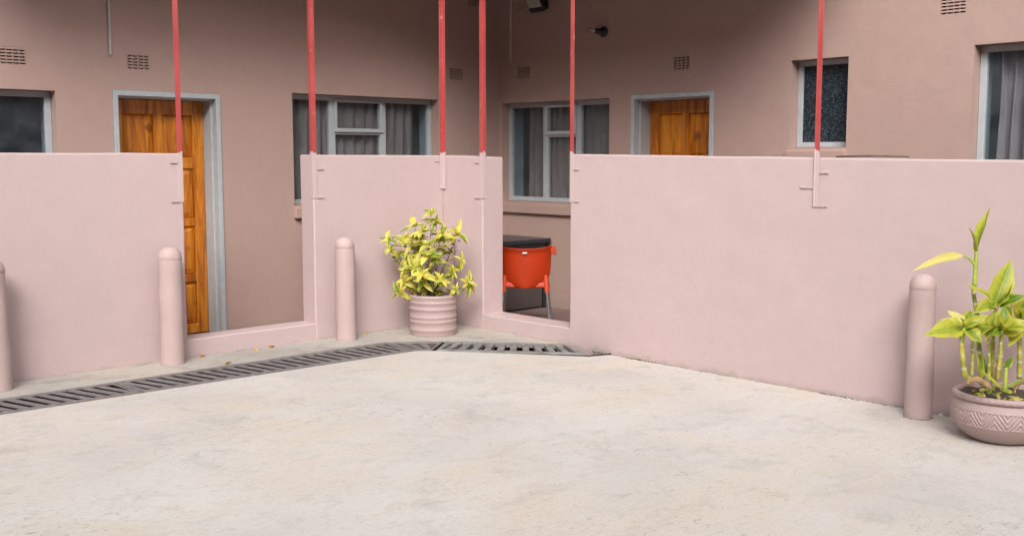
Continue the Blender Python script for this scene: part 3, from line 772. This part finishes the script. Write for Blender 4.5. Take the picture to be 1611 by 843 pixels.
rosettes = [(285, 90, .75), (318, 142, 1.15), (190, 158, .95), (235, 195, 1.0), (440, 205, 1.2), (372, 242, 1.1), (345, 205, .8), (38, 245, .85), (128, 240, 1.1), (172, 268, 1.0),
            (215, 300, 1.1), (262, 335, 1.05), (298, 355, 1.0), (98, 330, 1.05), (150, 352, 1.0), (52, 308, .75), (400, 312, .8), (462, 355, .7), (412, 425, .95), (188, 405, 1.2),
            (232, 440, 1.05), (240, 485, 1.0), (128, 420, .75), (172, 512, 1.05), (250, 530, .85), (100, 545, 1.1), (502, 492, 1.05), (352, 475, .75), (430, 522, .6), (318, 470, .7),
            (320, 545, .6), (125, 480, .8), (270, 265, .9), (320, 300, .8), (215, 240, .85)]
rnd = random.Random(11)
dep0 = (Vector((PC.x, PC.y, 0)) - Vector((CAM.x, CAM.y, 0))).dot(FWD)
stem_bm_pts = []
leafn = 0
for i, (zx, zy, sc) in enumerate(rosettes):
    px, py = 600 + zx / 3.6625, 310 + zy / 3.6625
    rad = math.hypot(px - 676, (py - 405) * .9) / 75
    dd = rnd.uniform(-.20, .20) * max(.25, 1 - rad * .6) - .03
    p = at_depth(px, py, dep0 + dd)
    out = (p - (S0 + Vector((0, 0, .28)))).normalized()
    axis = (out * .5 + Vector((0, 0, .55)) - FWD * .55).normalized()
    base = p - axis * .02
    stem_bm_pts.append((base, axis, rad))
    e1 = axis.orthogonal().normalized(); e2 = axis.cross(e1); n = rnd.choice((8, 8, 9)) if sc > .72 else 6
    for k in range(n):
        a = 2 * math.pi * (k * .382 + rnd.uniform(-.09, .09)); el = R_(62 - 62 * (n - k) / n + rnd.uniform(-18, 18))
        dr = (e1 * math.cos(a) + e2 * math.sin(a)) * math.cos(el) + axis * math.sin(el)
        up = (axis * math.cos(el) - (e1 * math.cos(a) + e2 * math.sin(a)) * math.sin(el)).normalized()
        side = up.cross(dr).normalized(); L = sc * rnd.uniform(.095, .160) * (.65 + .35 * (n - k) / n)
        mt = Matrix(((dr.x * L, side.x * L, up.x * L, 0), (dr.y * L, side.y * L, up.y * L, 0), (dr.z * L, side.z * L, up.z * L, 0), (0, 0, 0, 1)))
        mt.translation = base - S0 + axis * (.012 * k / n)
        o = obj('leaf', rnd.choice(VL), None, shrub); o.matrix_local = mt; leafn += 1
fb = bmesh.new(); fuv = fb.loops.layers.uv.new('UVMap')
def filler(p, dr, up, L):
    side = up.cross(dr).normalized(); up = dr.cross(side); rows = []
    for i, wd in enumerate((.02, .20, .25, .16, .01)):
        t = i / 4; c = p + dr * L * t - up * L * .18 * t * t
        rows.append([(fb.verts.new(c + side * s_ * wd * L + up * abs(s_) * wd * L * .45), (.5 + s_ * .5, t)) for s_ in (-1, 0, 1)])
    for a, b in zip(rows, rows[1:]):
        for k in range(2):
            q = (a[k], b[k], b[k + 1], a[k + 1]); f = fb.faces.new([x[0] for x in q]); f.smooth = True
            for lp, x in zip(f.loops, q): lp[fuv].uv = x[1]
for i, (b, ax_, rad) in enumerate(stem_bm_pts):
    for k in range(4):
        p = b - S0 - ax_ * rnd.uniform(.02, .12) - Vector((0, 0, rnd.uniform(0, .05))); a = rnd.uniform(0, 6.28)
        dr = Vector((math.cos(a), math.sin(a), rnd.uniform(-.2, .8))).normalized(); up = (Vector((0, 0, 1)) - dr * dr.z).normalized()
        filler(p, dr, up, rnd.uniform(.05, .095))
fme = bpy.data.meshes.new('foliage'); fb.to_mesh(fme); fb.free(); fo_ = obj('foliage', fme, 'varieg', shrub); fo_['kind'] = 'stuff'
roots = [Vector((rnd.uniform(-.06, .06), rnd.uniform(-.06, .06), -.01)) for _ in range(5)]
for i, (b, ax_, rad) in enumerate(stem_bm_pts):
    b = b - S0; r0 = min(roots, key=lambda r: (r.x - b.x) ** 2 + (r.y - b.y) ** 2)
    m1 = r0 + Vector((b.x * .12, b.y * .12, b.z * .38 + .02)); m2 = r0 * .3 + b * .7 - ax_ * .04 - Vector((0, 0, .05 * rad))
    pts = []
    for k in range(9):
        t = k / 8; pts.append(r0 * (1 - t) ** 3 + m1 * 3 * t * (1 - t) ** 2 + m2 * 3 * t * t * (1 - t) + b * t ** 3)
    bm = bmesh.new(); tube(bm, pts, [.0042 - .0022 * k / 8 for k in range(9)], 6); finish('stem', bm, 'bark', shrub, True)

# ------------------------------------------------------------------ bowl pot with dumb cane
BC = Vector((-.300, -5.262, gz(-.30, -5.26)))
bm = bmesh.new(); SEG = 312
prof = [(.120, 0), (.145, .001), (.170, .012), (.200, .034), (.230, .064), (.252, .090), (.2605, .103), (.2625, .106)]
band = [(.2655 + .006 * math.sin(math.pi * k / 26), .108 + .086 * k / 26) for k in range(27)]
prof2 = [(.2625, .196), (.2610, .199), (.256, .214), (.246, .232), (.243, .236)]
rope = [(.249, .238), (.260, .243), (.265, .254), (.261, .267), (.250, .274), (.238, .272), (.231, .262), (.228, .22)]
lathe(bm, prof + band + prof2 + rope, SEG, (0, 0, 0), True, False)
nb0, nb1 = len(prof), len(prof) + len(band); nr0 = nb1 + len(prof2)
bm.verts.ensure_lookup_table()
for vi, v in enumerate(bm.verts):
    ring, k = divmod(vi, SEG); th = 2 * math.pi * k / SEG
    if nb0 + 1 <= ring < nb1 - 1:            # zigzag of nested chevron grooves
        t = (ring - nb0) / (len(band) - 1); u = (th / (2 * math.pi) * 13) % 1
        tri = abs(u * 2 - 1); d = t * .95 - tri * .95
        gr = .5 + .5 * math.cos(d * 2 * math.pi * 3.0)
        dep = -.0075 * max(0, min(1, (gr - .35) / .4))
        s = (v.co.xy.length + dep) / v.co.xy.length; v.co.x *= s; v.co.y *= s
    if ring >= nr0 and ring < nr0 + 6:       # slanting rope twist on the rim
        kk = ring - nr0; gr = math.cos(th * 46 + kk * 1.15); dep = -.0045 * max(0, gr) ** 2
        s = (v.co.xy.length + dep) / v.co.xy.length; v.co.x *= s; v.co.y *= s
    v.co += noise.noise_vector(v.co * 5) * .003
pot2 = finish('plant_pot', bm, 'pot', None, 60); pot2.location = BC
tag(pot2, 'round pink bowl pot with carved zigzag band and rope rim', 'pot')
soil(.230, .248, pot2, 5)

cane = empty('dumb_cane_plant', BC + Vector((0, 0, .235))); tag(cane, 'leafy dumb cane plant with ringed stalks in the bowl pot', 'potted plant')
C0 = cane.location.copy(); depc = (BC - CAM).dot(FWD)
def PP(px, py, d=0): return at_depth(px, py, depc + d) - C0
def stalk(pts, rads, m, name='cane'):
    # smooth the polyline (Catmull-Rom) and add node rings
    q = []; rr = []
    P = [pts[0]] + list(pts) + [pts[-1]]
    for i in range(1, len(P) - 2):
        for k in range(6):
            t = k / 6; a, b, c, d = P[i - 1:i + 3]
            q.append(.5 * ((2 * b) + (c - a) * t + (2 * a - 5 * b + 4 * c - d) * t * t + (3 * b - a - 3 * c + d) * t ** 3)); rr.append(rads[i - 1] + (rads[i] - rads[i - 1]) * t)
    q.append(pts[-1]); rr.append(rads[-1])
    if m == 'cane': rr = [.86 * r * (1.10 if i % 3 == 0 else .95) for i, r in enumerate(rr)]
    bm = bmesh.new(); tube(bm, q, rr, 10); return finish(name, bm, m, cane, True)
def big_leaf(base, tip, W, m='cane_leaf', face=None, droop=.6, fold=.35, curl=0, shape=.74, wave=.16, petiole=None):
    d = tip - base; L = d.length; W *= .84; me = leaf_mesh('leaf', L * 1.04, W, droop, fold, curl, 12, shape, wave, m)
    x = d.normalized(); f = Vector(face) if face else (-FWD + Vector((0, 0, .8)))
    z = (f - x * f.dot(x)).normalized(); y = z.cross(x)
    # pitch up so that the drooping leaf still ends at its tip
    x2 = (x * math.cos(droop / 2) + z * math.sin(droop / 2)); z2 = (z * math.cos(droop / 2) - x * math.sin(droop / 2))
    mt = Matrix(((x2.x, y.x, z2.x, base.x), (x2.y, y.y, z2.y, base.y), (x2.z, y.z, z2.z, base.z), (0, 0, 0, 1)))
    o = obj('leaf', me, None, cane); o.matrix_local = mt
    if petiole is not None: stalk([petiole, petiole * .5 + base * .5 + Vector((0, 0, .012)), base], [.008, .006, .004], 'shoot', 'petiole')
    return o
# tall cane (pixel survey of its course, all within the bowl's footprint)
stalk([PP(1546, 606, .06), PP(1541, 560, .06), PP(1538, 505, .07), PP(1532, 462, .07), PP(1533, 448, .07)], [.017, .016, .0145, .0135, .013], 'cane')
stalk([PP(1533, 450, .07), PP(1535, 420, .07), PP(1536, 395, .07)], [.013, .012, .010], 'shoot', 'stalk')
big_leaf(PP(1535, 398, .07), PP(1558, 327, .05), .085, droop=.12, fold=.75, face=(-.9, .25, .2), shape=.8)
big_leaf(PP(1536, 396, .06), PP(1524, 358, .02), .060, droop=.2, fold=.8, face=(.5, -.8, .2), shape=.8)
big_leaf(PP(1515, 402, .05), PP(1437, 426, .0), .075, 'cane_leaf_yellow', droop=.55, fold=.55, face=(-.5, -.6, .8), shape=.75, petiole=PP(1534, 418, .07))
# cane with the broad upright leaf
stalk([PP(1562, 604, .03), PP(1562, 560, .04), PP(1563, 520, .04), PP(1567, 485, .04)], [.015, .014, .013, .010], 'cane')
big_leaf(PP(1563, 482, .03), PP(1590, 410, .06), .150, droop=.5, fold=.35, face=(-.8, -.5, .1), wave=.12)
big_leaf(PP(1567, 480, .0), PP(1591, 446, -.05), .085, droop=.7, fold=.5, face=(.3, -.9, .4))
big_leaf(PP(1561, 478, .02), PP(1532, 493, -.06), .10, droop=.8, fold=.4)
big_leaf(PP(1560, 470, .03), PP(1519, 448, .0), .035, droop=.6, fold=.3)
big_leaf(PP(1560, 500, .02), PP(1549, 535, -.06), .095, droop=.5, fold=.3, face=(-.7, -.6, .2))
# front left cane: rosette of yellow-green leaves
stalk([PP(1529, 599, -.07), PP(1519, 590, -.09), PP(1515, 568, -.10), PP(1513, 540, -.10), PP(1514, 528, -.10)], [.019, .018, .0165, .015, .014], 'cane')
stalk([PP(1514, 530, -.10), PP(1515, 516, -.10)], [.013, .015], 'shoot', 'stalk')
big_leaf(PP(1512, 518, -.10), PP(1455, 528, -.16), .135, droop=.65, fold=.25, wave=.14)
big_leaf(PP(1512, 515, -.09), PP(1476, 505, -.06), .09, droop=.6, fold=.35)
big_leaf(PP(1516, 513, -.08), PP(1491, 489, -.02), .08, 'cane_leaf_yellow', droop=.5, fold=.45, wave=.15)
big_leaf(PP(1516, 516, -.10), PP(1554, 496, -.10), .075, droop=.5, fold=.5)
big_leaf(PP(1518, 518, -.11), PP(1545, 541, -.16), .10, droop=.7, fold=.35)
big_leaf(PP(1519, 512, -.05), PP(1527, 488, .0), .09, droop=.3, fold=.4)
# second cane behind it
stalk([PP(1529, 590, .0), PP(1530, 560, .0), PP(1530, 530, .0)], [.012, .0115, .010], 'cane')
big_leaf(PP(1530, 530, .0), PP(1541, 500, .02), .09, droop=.4, fold=.4)
# slender stalks in the middle
stalk([PP(1556, 598, -.04), PP(1556, 560, -.04), PP(1555, 525, -.03), PP(1556, 515, -.03)], [.012, .011, .010, .009], 'cane')
stalk([PP(1570, 596, -.08), PP(1574, 560, -.08), PP(1575, 533, -.08), PP(1576, 520, -.08)], [.015, .014, .012, .012], 'cane')
big_leaf(PP(1574, 522, -.08), PP(1580, 482, -.04), .11, droop=.35, fold=.45, face=(-.8, -.5, .2), wave=.12)
big_leaf(PP(1578, 524, -.09), PP(1617, 505, -.12), .13, droop=.6, fold=.35, wave=.12)
big_leaf(PP(1574, 522, -.10), PP(1560, 528, -.18), .06, droop=.6, fold=.4)
big_leaf(PP(1577, 522, -.06), PP(1588, 486, .0), .05, droop=.3, fold=.4)
# right-hand cane at the frame edge
stalk([PP(1604, 596, .05), PP(1604, 560, .05), PP(1604, 520, .06), PP(1606, 500, .06)], [.017, .016, .013, .011], 'cane')
big_leaf(PP(1603, 503, .05), PP(1590, 466, .03), .10, 'cane_leaf_yellow', droop=.3, fold=.35, face=(-.6, -.7, .2), wave=.15)
big_leaf(PP(1607, 503, .03), PP(1622, 458, .04), .15, droop=.35, fold=.3, face=(-.7, -.7, .2))
big_leaf(PP(1608, 505, .0), PP(1640, 535, -.08), .13, droop=.6, fold=.3)
big_leaf(PP(1602, 515, -.02), PP(1586, 545, -.10), .09, droop=.6, fold=.35)
big_leaf(PP(1560, 512, -.02), PP(1536, 520, -.06), .07, droop=.6, fold=.4)
big_leaf(PP(1557, 515, -.03), PP(1566, 488, .0), .08, droop=.35, fold=.4, face=(-.7, -.6, .2))
big_leaf(PP(1605, 508, .0), PP(1596, 526, -.12), .08, 'cane_leaf_yellow', droop=.7, fold=.4)
big_leaf(PP(1610, 500, .04), PP(1648, 478, .02), .12, droop=.5, fold=.3)
for (px, py, d), n_ in (((1514, 516, -.10), 3), ((1566, 483, .03), 4), ((1576, 521, -.08), 4), ((1605, 503, .05), 4), ((1530, 530, .0), 3), ((1556, 515, -.03), 3)):
    c_ = PP(px, py, d); a0 = rnd.uniform(0, 6.28)
    for k in range(n_):
        a = a0 + 6.28 * k / n_ + rnd.uniform(-.5, .5); ln_ = rnd.uniform(.10, .17)
        dv = Vector((math.cos(a), math.sin(a), rnd.uniform(.05, .9))).normalized() * ln_
        if (c_ + dv + C0).x > -.03: dv.x *= -1
        big_leaf(c_ + dv * .12, c_ + dv, ln_ * rnd.uniform(.45, .62), droop=rnd.uniform(.5, 1.2), fold=rnd.uniform(.25, .6), curl=rnd.uniform(-.25, .25), wave=.2)
# young shoots and strap leaves rising from the soil
stalk([PP(1581, 612, -.16), PP(1582, 590, -.16), PP(1583, 578, -.16)], [.010, .011, .009], 'shoot', 'stalk')
big_leaf(PP(1580, 578, -.16), PP(1593, 560, -.17), .055, droop=.2, fold=.5, face=(-.6, -.8, .1))
for a, b, c in (((1541, 592), (1536, 553), .02), ((1552, 590), (1541, 548), .0), ((1578, 614), (1541, 582), -.14), ((1583, 610), (1612, 596), -.15), ((1544, 596), (1546, 560), -.02)):
    big_leaf(PP(*a, c), PP(*b, c), .022, droop=.35, fold=.4, wave=0)
stalk([PP(1566, 598, -.06), PP(1564, 580, -.06), PP(1569, 566, -.06)], [.006, .009, .003], 'rootwood', 'dry_sheath')
stalk([PP(1522, 603, -.12), PP(1535, 596, -.14), PP(1548, 602, -.15), PP(1560, 612, -.15)], [.014, .017, .016, .010], 'rootwood', 'old_cane')
stalk([PP(1596, 612, -.14), PP(1606, 601, -.14), PP(1618, 604, -.12)], [.010, .012, .010], 'rootwood', 'old_cane')
for k in range(34):
    a = rnd.uniform(0, 6.28); r = rnd.uniform(.05, .2); p = Vector((r * math.cos(a), r * math.sin(a), .02))
    q = p + Vector((rnd.uniform(-.05, .05), rnd.uniform(-.05, .05), rnd.uniform(.0, .03)))
    big_leaf(p, q, rnd.uniform(.012, .03), rnd.choice(('cane_leaf', 'cane_leaf_yellow')), droop=.5, fold=.4, wave=.1)

# ------------------------------------------------------------------ orange chair and dark table in the right veranda
ch = empty('chair', (.78, -.30, FZ), math.atan2(FWD.y, FWD.x) - .05); tag(ch, 'orange plastic chair with grey metal legs seen from behind', 'chair')
# local: +x is the way the chair faces (away from camera), y to its left
def shell(fn, nu, nv, m, name, parent, th):
    bm = bmesh.new(); g_ = [[bm.verts.new(fn(i / nu, j / nv)) for i in range(nu + 1)] for j in range(nv + 1)]
    for a, b in zip(g_, g_[1:]):
        for i in range(nu): bm.faces.new((a[i], a[i + 1], b[i + 1], b[i]))
    o = finish(name, bm, m, parent, True); s = o.modifiers.new('s', 'SOLIDIFY'); s.thickness = th; s.offset = 0
    b = o.modifiers.new('sub', 'SUBSURF'); b.levels = b.render_levels = 1; return o
def back_fn(u, v):
    s = 2 * u - 1; wd = .225 + .03 * v ** .8
    if v < .5: wd *= math.sqrt(max(0, 1 - ((.5 - v) / .5) ** 2.8 * .72))
    z = .372 + .388 * v + .028 * v * v * abs(s) ** 2.2
    x = -.228 - .062 * v + .075 * s * s * (1 - .3 * v)
    if v > .9: x -= .022 * ((v - .9) / .1)
    if abs(s) > .86 and v > .55: x += .02 * (abs(s) - .86) / .14
    return (x, s * wd, z)
bk = shell(back_fn, 20, 14, 'orange', 'backrest', ch, .007)
def ear(sg):
    bm = bmesh.new(); pts = [(-.226, .240, .720), (-.242, .245, .780), (-.238, .278, .792), (-.224, .296, .725), (-.214, .290, .690), (-.218, .262, .700)]
    v0 = [bm.verts.new((x, sg * y, z)) for x, y, z in pts]; v1 = [bm.verts.new((x + .03, sg * y, z - .004)) for x, y, z in pts]
    bm.faces.new(v0); bm.faces.new(v1[::-1])
    for i in range(6): j = (i + 1) % 6; bm.faces.new((v0[i], v0[j], v1[j], v1[i]))
    o = finish('grip', bm, 'orange2', ch); bevel(o, .006, 2)
ear(1); ear(-1)
def seat_fn(u, v):
    s = 2 * u - 1; x = -.20 + .43 * v
    return (x, s * (.205 + .02 * math.sin(math.pi * v)), .435 - .02 * (1 - s * s) * math.sin(math.pi * min(1, v * 1.1)) - .03 * max(0, v - .85) / .15)
shell(seat_fn, 14, 14, 'orange2', 'seat', ch, .012)
bm = bmesh.new()
for (x0, x1, y0, y1) in ((-.205, -.185, -.20, .20), (.165, .185, -.19, .19), (-.19, .17, -.205, -.185), (-.19, .17, .185, .205)): box(bm, x0, x1, y0, y1, .385, .425)
o = finish('seat_rim', bm, 'orange2', ch); bevel(o, .006, 2)
for sx, sy in ((-1, -1), (-1, 1), (1, -1), (1, 1)):
    top = Vector((sx * .185 if sx > 0 else -.20, sy * .195, .50 if sx < 0 else .43)); mid_ = Vector((top.x + sx * .012, top.y + sy * .012, .335)); ft = Vector((top.x + sx * .06, top.y + sy * .045, 0))
    bm = bmesh.new(); tube(bm, [top, mid_ + (top - mid_) * .4, mid_], [.019, .023, .021], 12); finish('leg_socket', bm, 'orange2', ch, 50)
    bm = bmesh.new(); tube(bm, [mid_ + Vector((0, 0, .05)), mid_, ft], .0135, 12); finish('leg', bm, 'steel', ch, 50)
bm = bmesh.new(); box(bm, -.3135, -.312, -.022, .022, .715, .728); st = finish('sticker', bm, 'label', ch)
tb = empty('table', (1.38, .70, FZ)); tag(tb, 'dark topped table behind the orange chair', 'table')
bm = bmesh.new(); box(bm, -.35, .35, -.40, .42, .71, .75); o = finish('table_top', bm, 'tabletop', tb); bevel(o, .005, 2)
bm = bmesh.new(); slab(bm, 'x', -.31, .31, .655, .7095, -.36, .38, ()); finish('apron_frame', bm, 'black', tb)
bm = bmesh.new(); box(bm, -.28, .28, -.335, -.318, .02, .6545); finish('side_panel', bm, 'panel', tb)
bm = bmesh.new(); box(bm, -.30, -.283, -.316, .32, .02, .6545); finish('side_panel', bm, 'panel', tb)
for sx in (-1, 1):
    for sy in (-1, 1):
        bm = bmesh.new(); box(bm, sx * .30 - .018, sx * .30 + .018, sy * .34 - .018, sy * .34 + .018, 0, .6545); finish('leg', bm, 'black', tb)

# ------------------------------------------------------------------ small fittings on the house walls
bm = bmesh.new(); tube(bm, [(-2.617, DL - .012, 2.375), (-2.617, DL - .012, RTOP - .25)], .0125, 10)
tag(finish('conduit_pipe', bm, 'pipe', None, 50), 'white pipe hanging down the wall above the left wooden door', 'pipe', 'white conduit pipes')
bm = bmesh.new(); tube(bm, [(DR - .012, .955, 2.566), (DR - .012, .955, RTOP - .1)], .0125, 10)
tag(finish('conduit_pipe', bm, 'pipe', None, 50), 'white pipe on the dark wall beside the corner window', 'pipe', 'white conduit pipes')
# bare bulb in a black holder
lb = empty('wall_lamp', (DR, -.40, 2.775)); tag(lb, 'bare bulb in a black holder on the right house wall', 'lamp')
def turned(prof, axis_pts, m, name, parent):
    a, b = Vector(axis_pts[0]), Vector(axis_pts[1]); t = (b - a).normalized()
    bm = bmesh.new(); lathe(bm, prof, 20, (0, 0, 0), True, True)
    q = Vector((0, 0, 1)).rotation_difference(t)
    for v in bm.verts: v.co = a + q @ v.co
    return finish(name, bm, m, parent, 45)
turned([(.052, 0), (.052, .018), (.045, .028), (.03, .034)], ((0, 0, 0), (-1, 0, 0)), 'black', 'base', lb)
turned([(.030, 0), (.030, .05), (.026, .075)], ((-.03, 0, 0), (-.75, .60, .12)), 'black', 'holder', lb)
turned([(.012, .0), (.014, .02), (.022, .045), (.029, .07), (.030, .085), (.024, .103), (.010, .114), (.002, .116)], ((-.075, .035, .008), (-.75, .60, .12)), 'clear', 'bulb', lb)
turned([(.0125, 0), (.0125, .022), (.004, .05), (.003, .07)], ((-.075, .035, .008), (-.75, .60, .12)), 'label', 'bulb_core', lb)
# floodlight
fl = empty('floodlight', (DR, .44, 3.13)); tag(fl, 'black floodlight with pale lens at the top of the right house wall', 'floodlight')
fm = Matrix.Translation((-.13, .0, 0)) @ Matrix.Rotation(R_(-32), 4, 'Y')
bm = bmesh.new(); box(bm, -.03, .04, -.11, .11, -.09, .10)
for v in bm.verts:
    if v.co.x > 0: v.co.y *= .72; v.co.z *= .72
bm.transform(fm); bevel(finish('housing', bm, 'black', fl), .008, 2)
bm = bmesh.new(); box(bm, -.036, -.0305, -.092, .092, -.03, .085); bm.transform(fm); finish('lens', bm, 'lens', fl)
bm = bmesh.new(); box(bm, -.105, 0, -.012, .012, -.015, .015); box(bm, -.012, -.0005, -.05, .05, -.05, .05); finish('bracket', bm, 'black', fl)
bm = bmesh.new(); pts = []
for k in range(15):
    t = k / 14; pts.append((DR - .012 - .08 * t, .955 - .44 * t, 3.165 - .35 * t * (1 - t) + .0 * t))
tube(bm, pts, .004, 6); tag(finish('cable', bm, 'pipe', None, True), 'thin cable sagging from the floodlight to the pipe', 'cable')
# stick lying on the wall top and fallen leaves
bm = bmesh.new(); tube(bm, [(.10, -3.96, 1.541), (.12, -4.2, 1.546), (.19, -4.42, 1.541)], [.006, .006, .005], 7)
tag(finish('stick', bm, 'bark', None, True), 'thin brown stick lying on top of the right wall by the post', 'stick')
labels = ['yellow fallen leaf by the sill, just right of the doorway bollard', 'small yellow fallen leaf by the middle of the doorway sill', 'larger yellow fallen leaf under the right half of the doorway sill',
          'curled yellow leaf lying on the drain grating', 'yellow fallen leaf between the middle bollard and the ribbed pot']
for (px, py, s, z), lab in zip(((324, 561.6, .055, 0), (399.5, 551.0, .045, 0), (433, 547.2, .065, 0), (364.5, 573.5, .055, .004), (579, 524.8, .05, 0)), labels):
    p = at_ground(px, py, -.012); p.y = min(p.y, -.03)
    me = leaf_mesh('fallen_leaf', s * 1.3, s * .75, .9, .5, .3, 6, .9, .2, 'yellowleaf'); o = obj('fallen_leaf', me, None)
    o.location = (p.x, p.y, gz(p.x, p.y) + .014 + z); o.rotation_euler = (rnd.uniform(-.2, .2), .25, rnd.uniform(0, 6)); tag(o, lab, 'leaf', 'fallen yellow leaves')
p = at_ground(1484, 652, -.03); bm = bmesh.new(); box(bm, -.012, .012, -.009, .009, 0, .014)
for v in bm.verts: v.co += noise.noise_vector(v.co * 90) * .006
o = finish('paper_scrap', bm, 'litter'); o.location = (min(p.x, -.03), p.y, gz(p.x, p.y)); tag(o, 'tiny white scrap on the ground between right bollard and bowl pot', 'litter')
# soil crumbs gathered where walls meet the paving: uncountable
bm = bmesh.new()
def crumbs(n, fn, smin, smax):
    for _ in range(n):
        x, y, k = fn(); s = rnd.uniform(smin, smax) * k; z = gz(x, y)
        vs = [bm.verts.new((x + rnd.uniform(-s, s), y + rnd.uniform(-s, s), z + (rnd.uniform(.2, .9) * s if q == 3 else -.002))) for q in range(4)]
        for f in ((0, 1, 2), (0, 1, 3), (1, 2, 3), (0, 2, 3)): bm.faces.new([vs[i] for i in f])
def right_base():
    y = -rnd.uniform(1.9, 5.4); d = noise.noise(Vector((y * 2.3, 0, 3))); return -abs(rnd.gauss(0, .012 + .012 * max(0, d))) - .004, y, .5 + max(0, d) * 1.5
def left_base():
    x = -rnd.uniform(.1, 4.6); d = noise.noise(Vector((x * 2.1, 5, 3))); return x, -abs(rnd.gauss(0, .010)) - .004, .4 + max(0, d) * 1.4
crumbs(1500, right_base, .005, .014); crumbs(900, left_base, .004, .011)
crumbs(60, lambda: (-.485 + .215 * math.cos(a_ := rnd.uniform(0, 6.28)) , -.435 + .215 * math.sin(a_), .8), .005, .012)
crumbs(90, lambda: (-.165 + .083 * math.cos(a_ := rnd.uniform(0, 6.28)), -4.715 + .083 * math.sin(a_), .7), .005, .012)
tag(finish('soil_crumbs', bm, 'crumb'), 'dark soil crumbs gathered along the foot of the walls', 'debris', None, 'stuff')
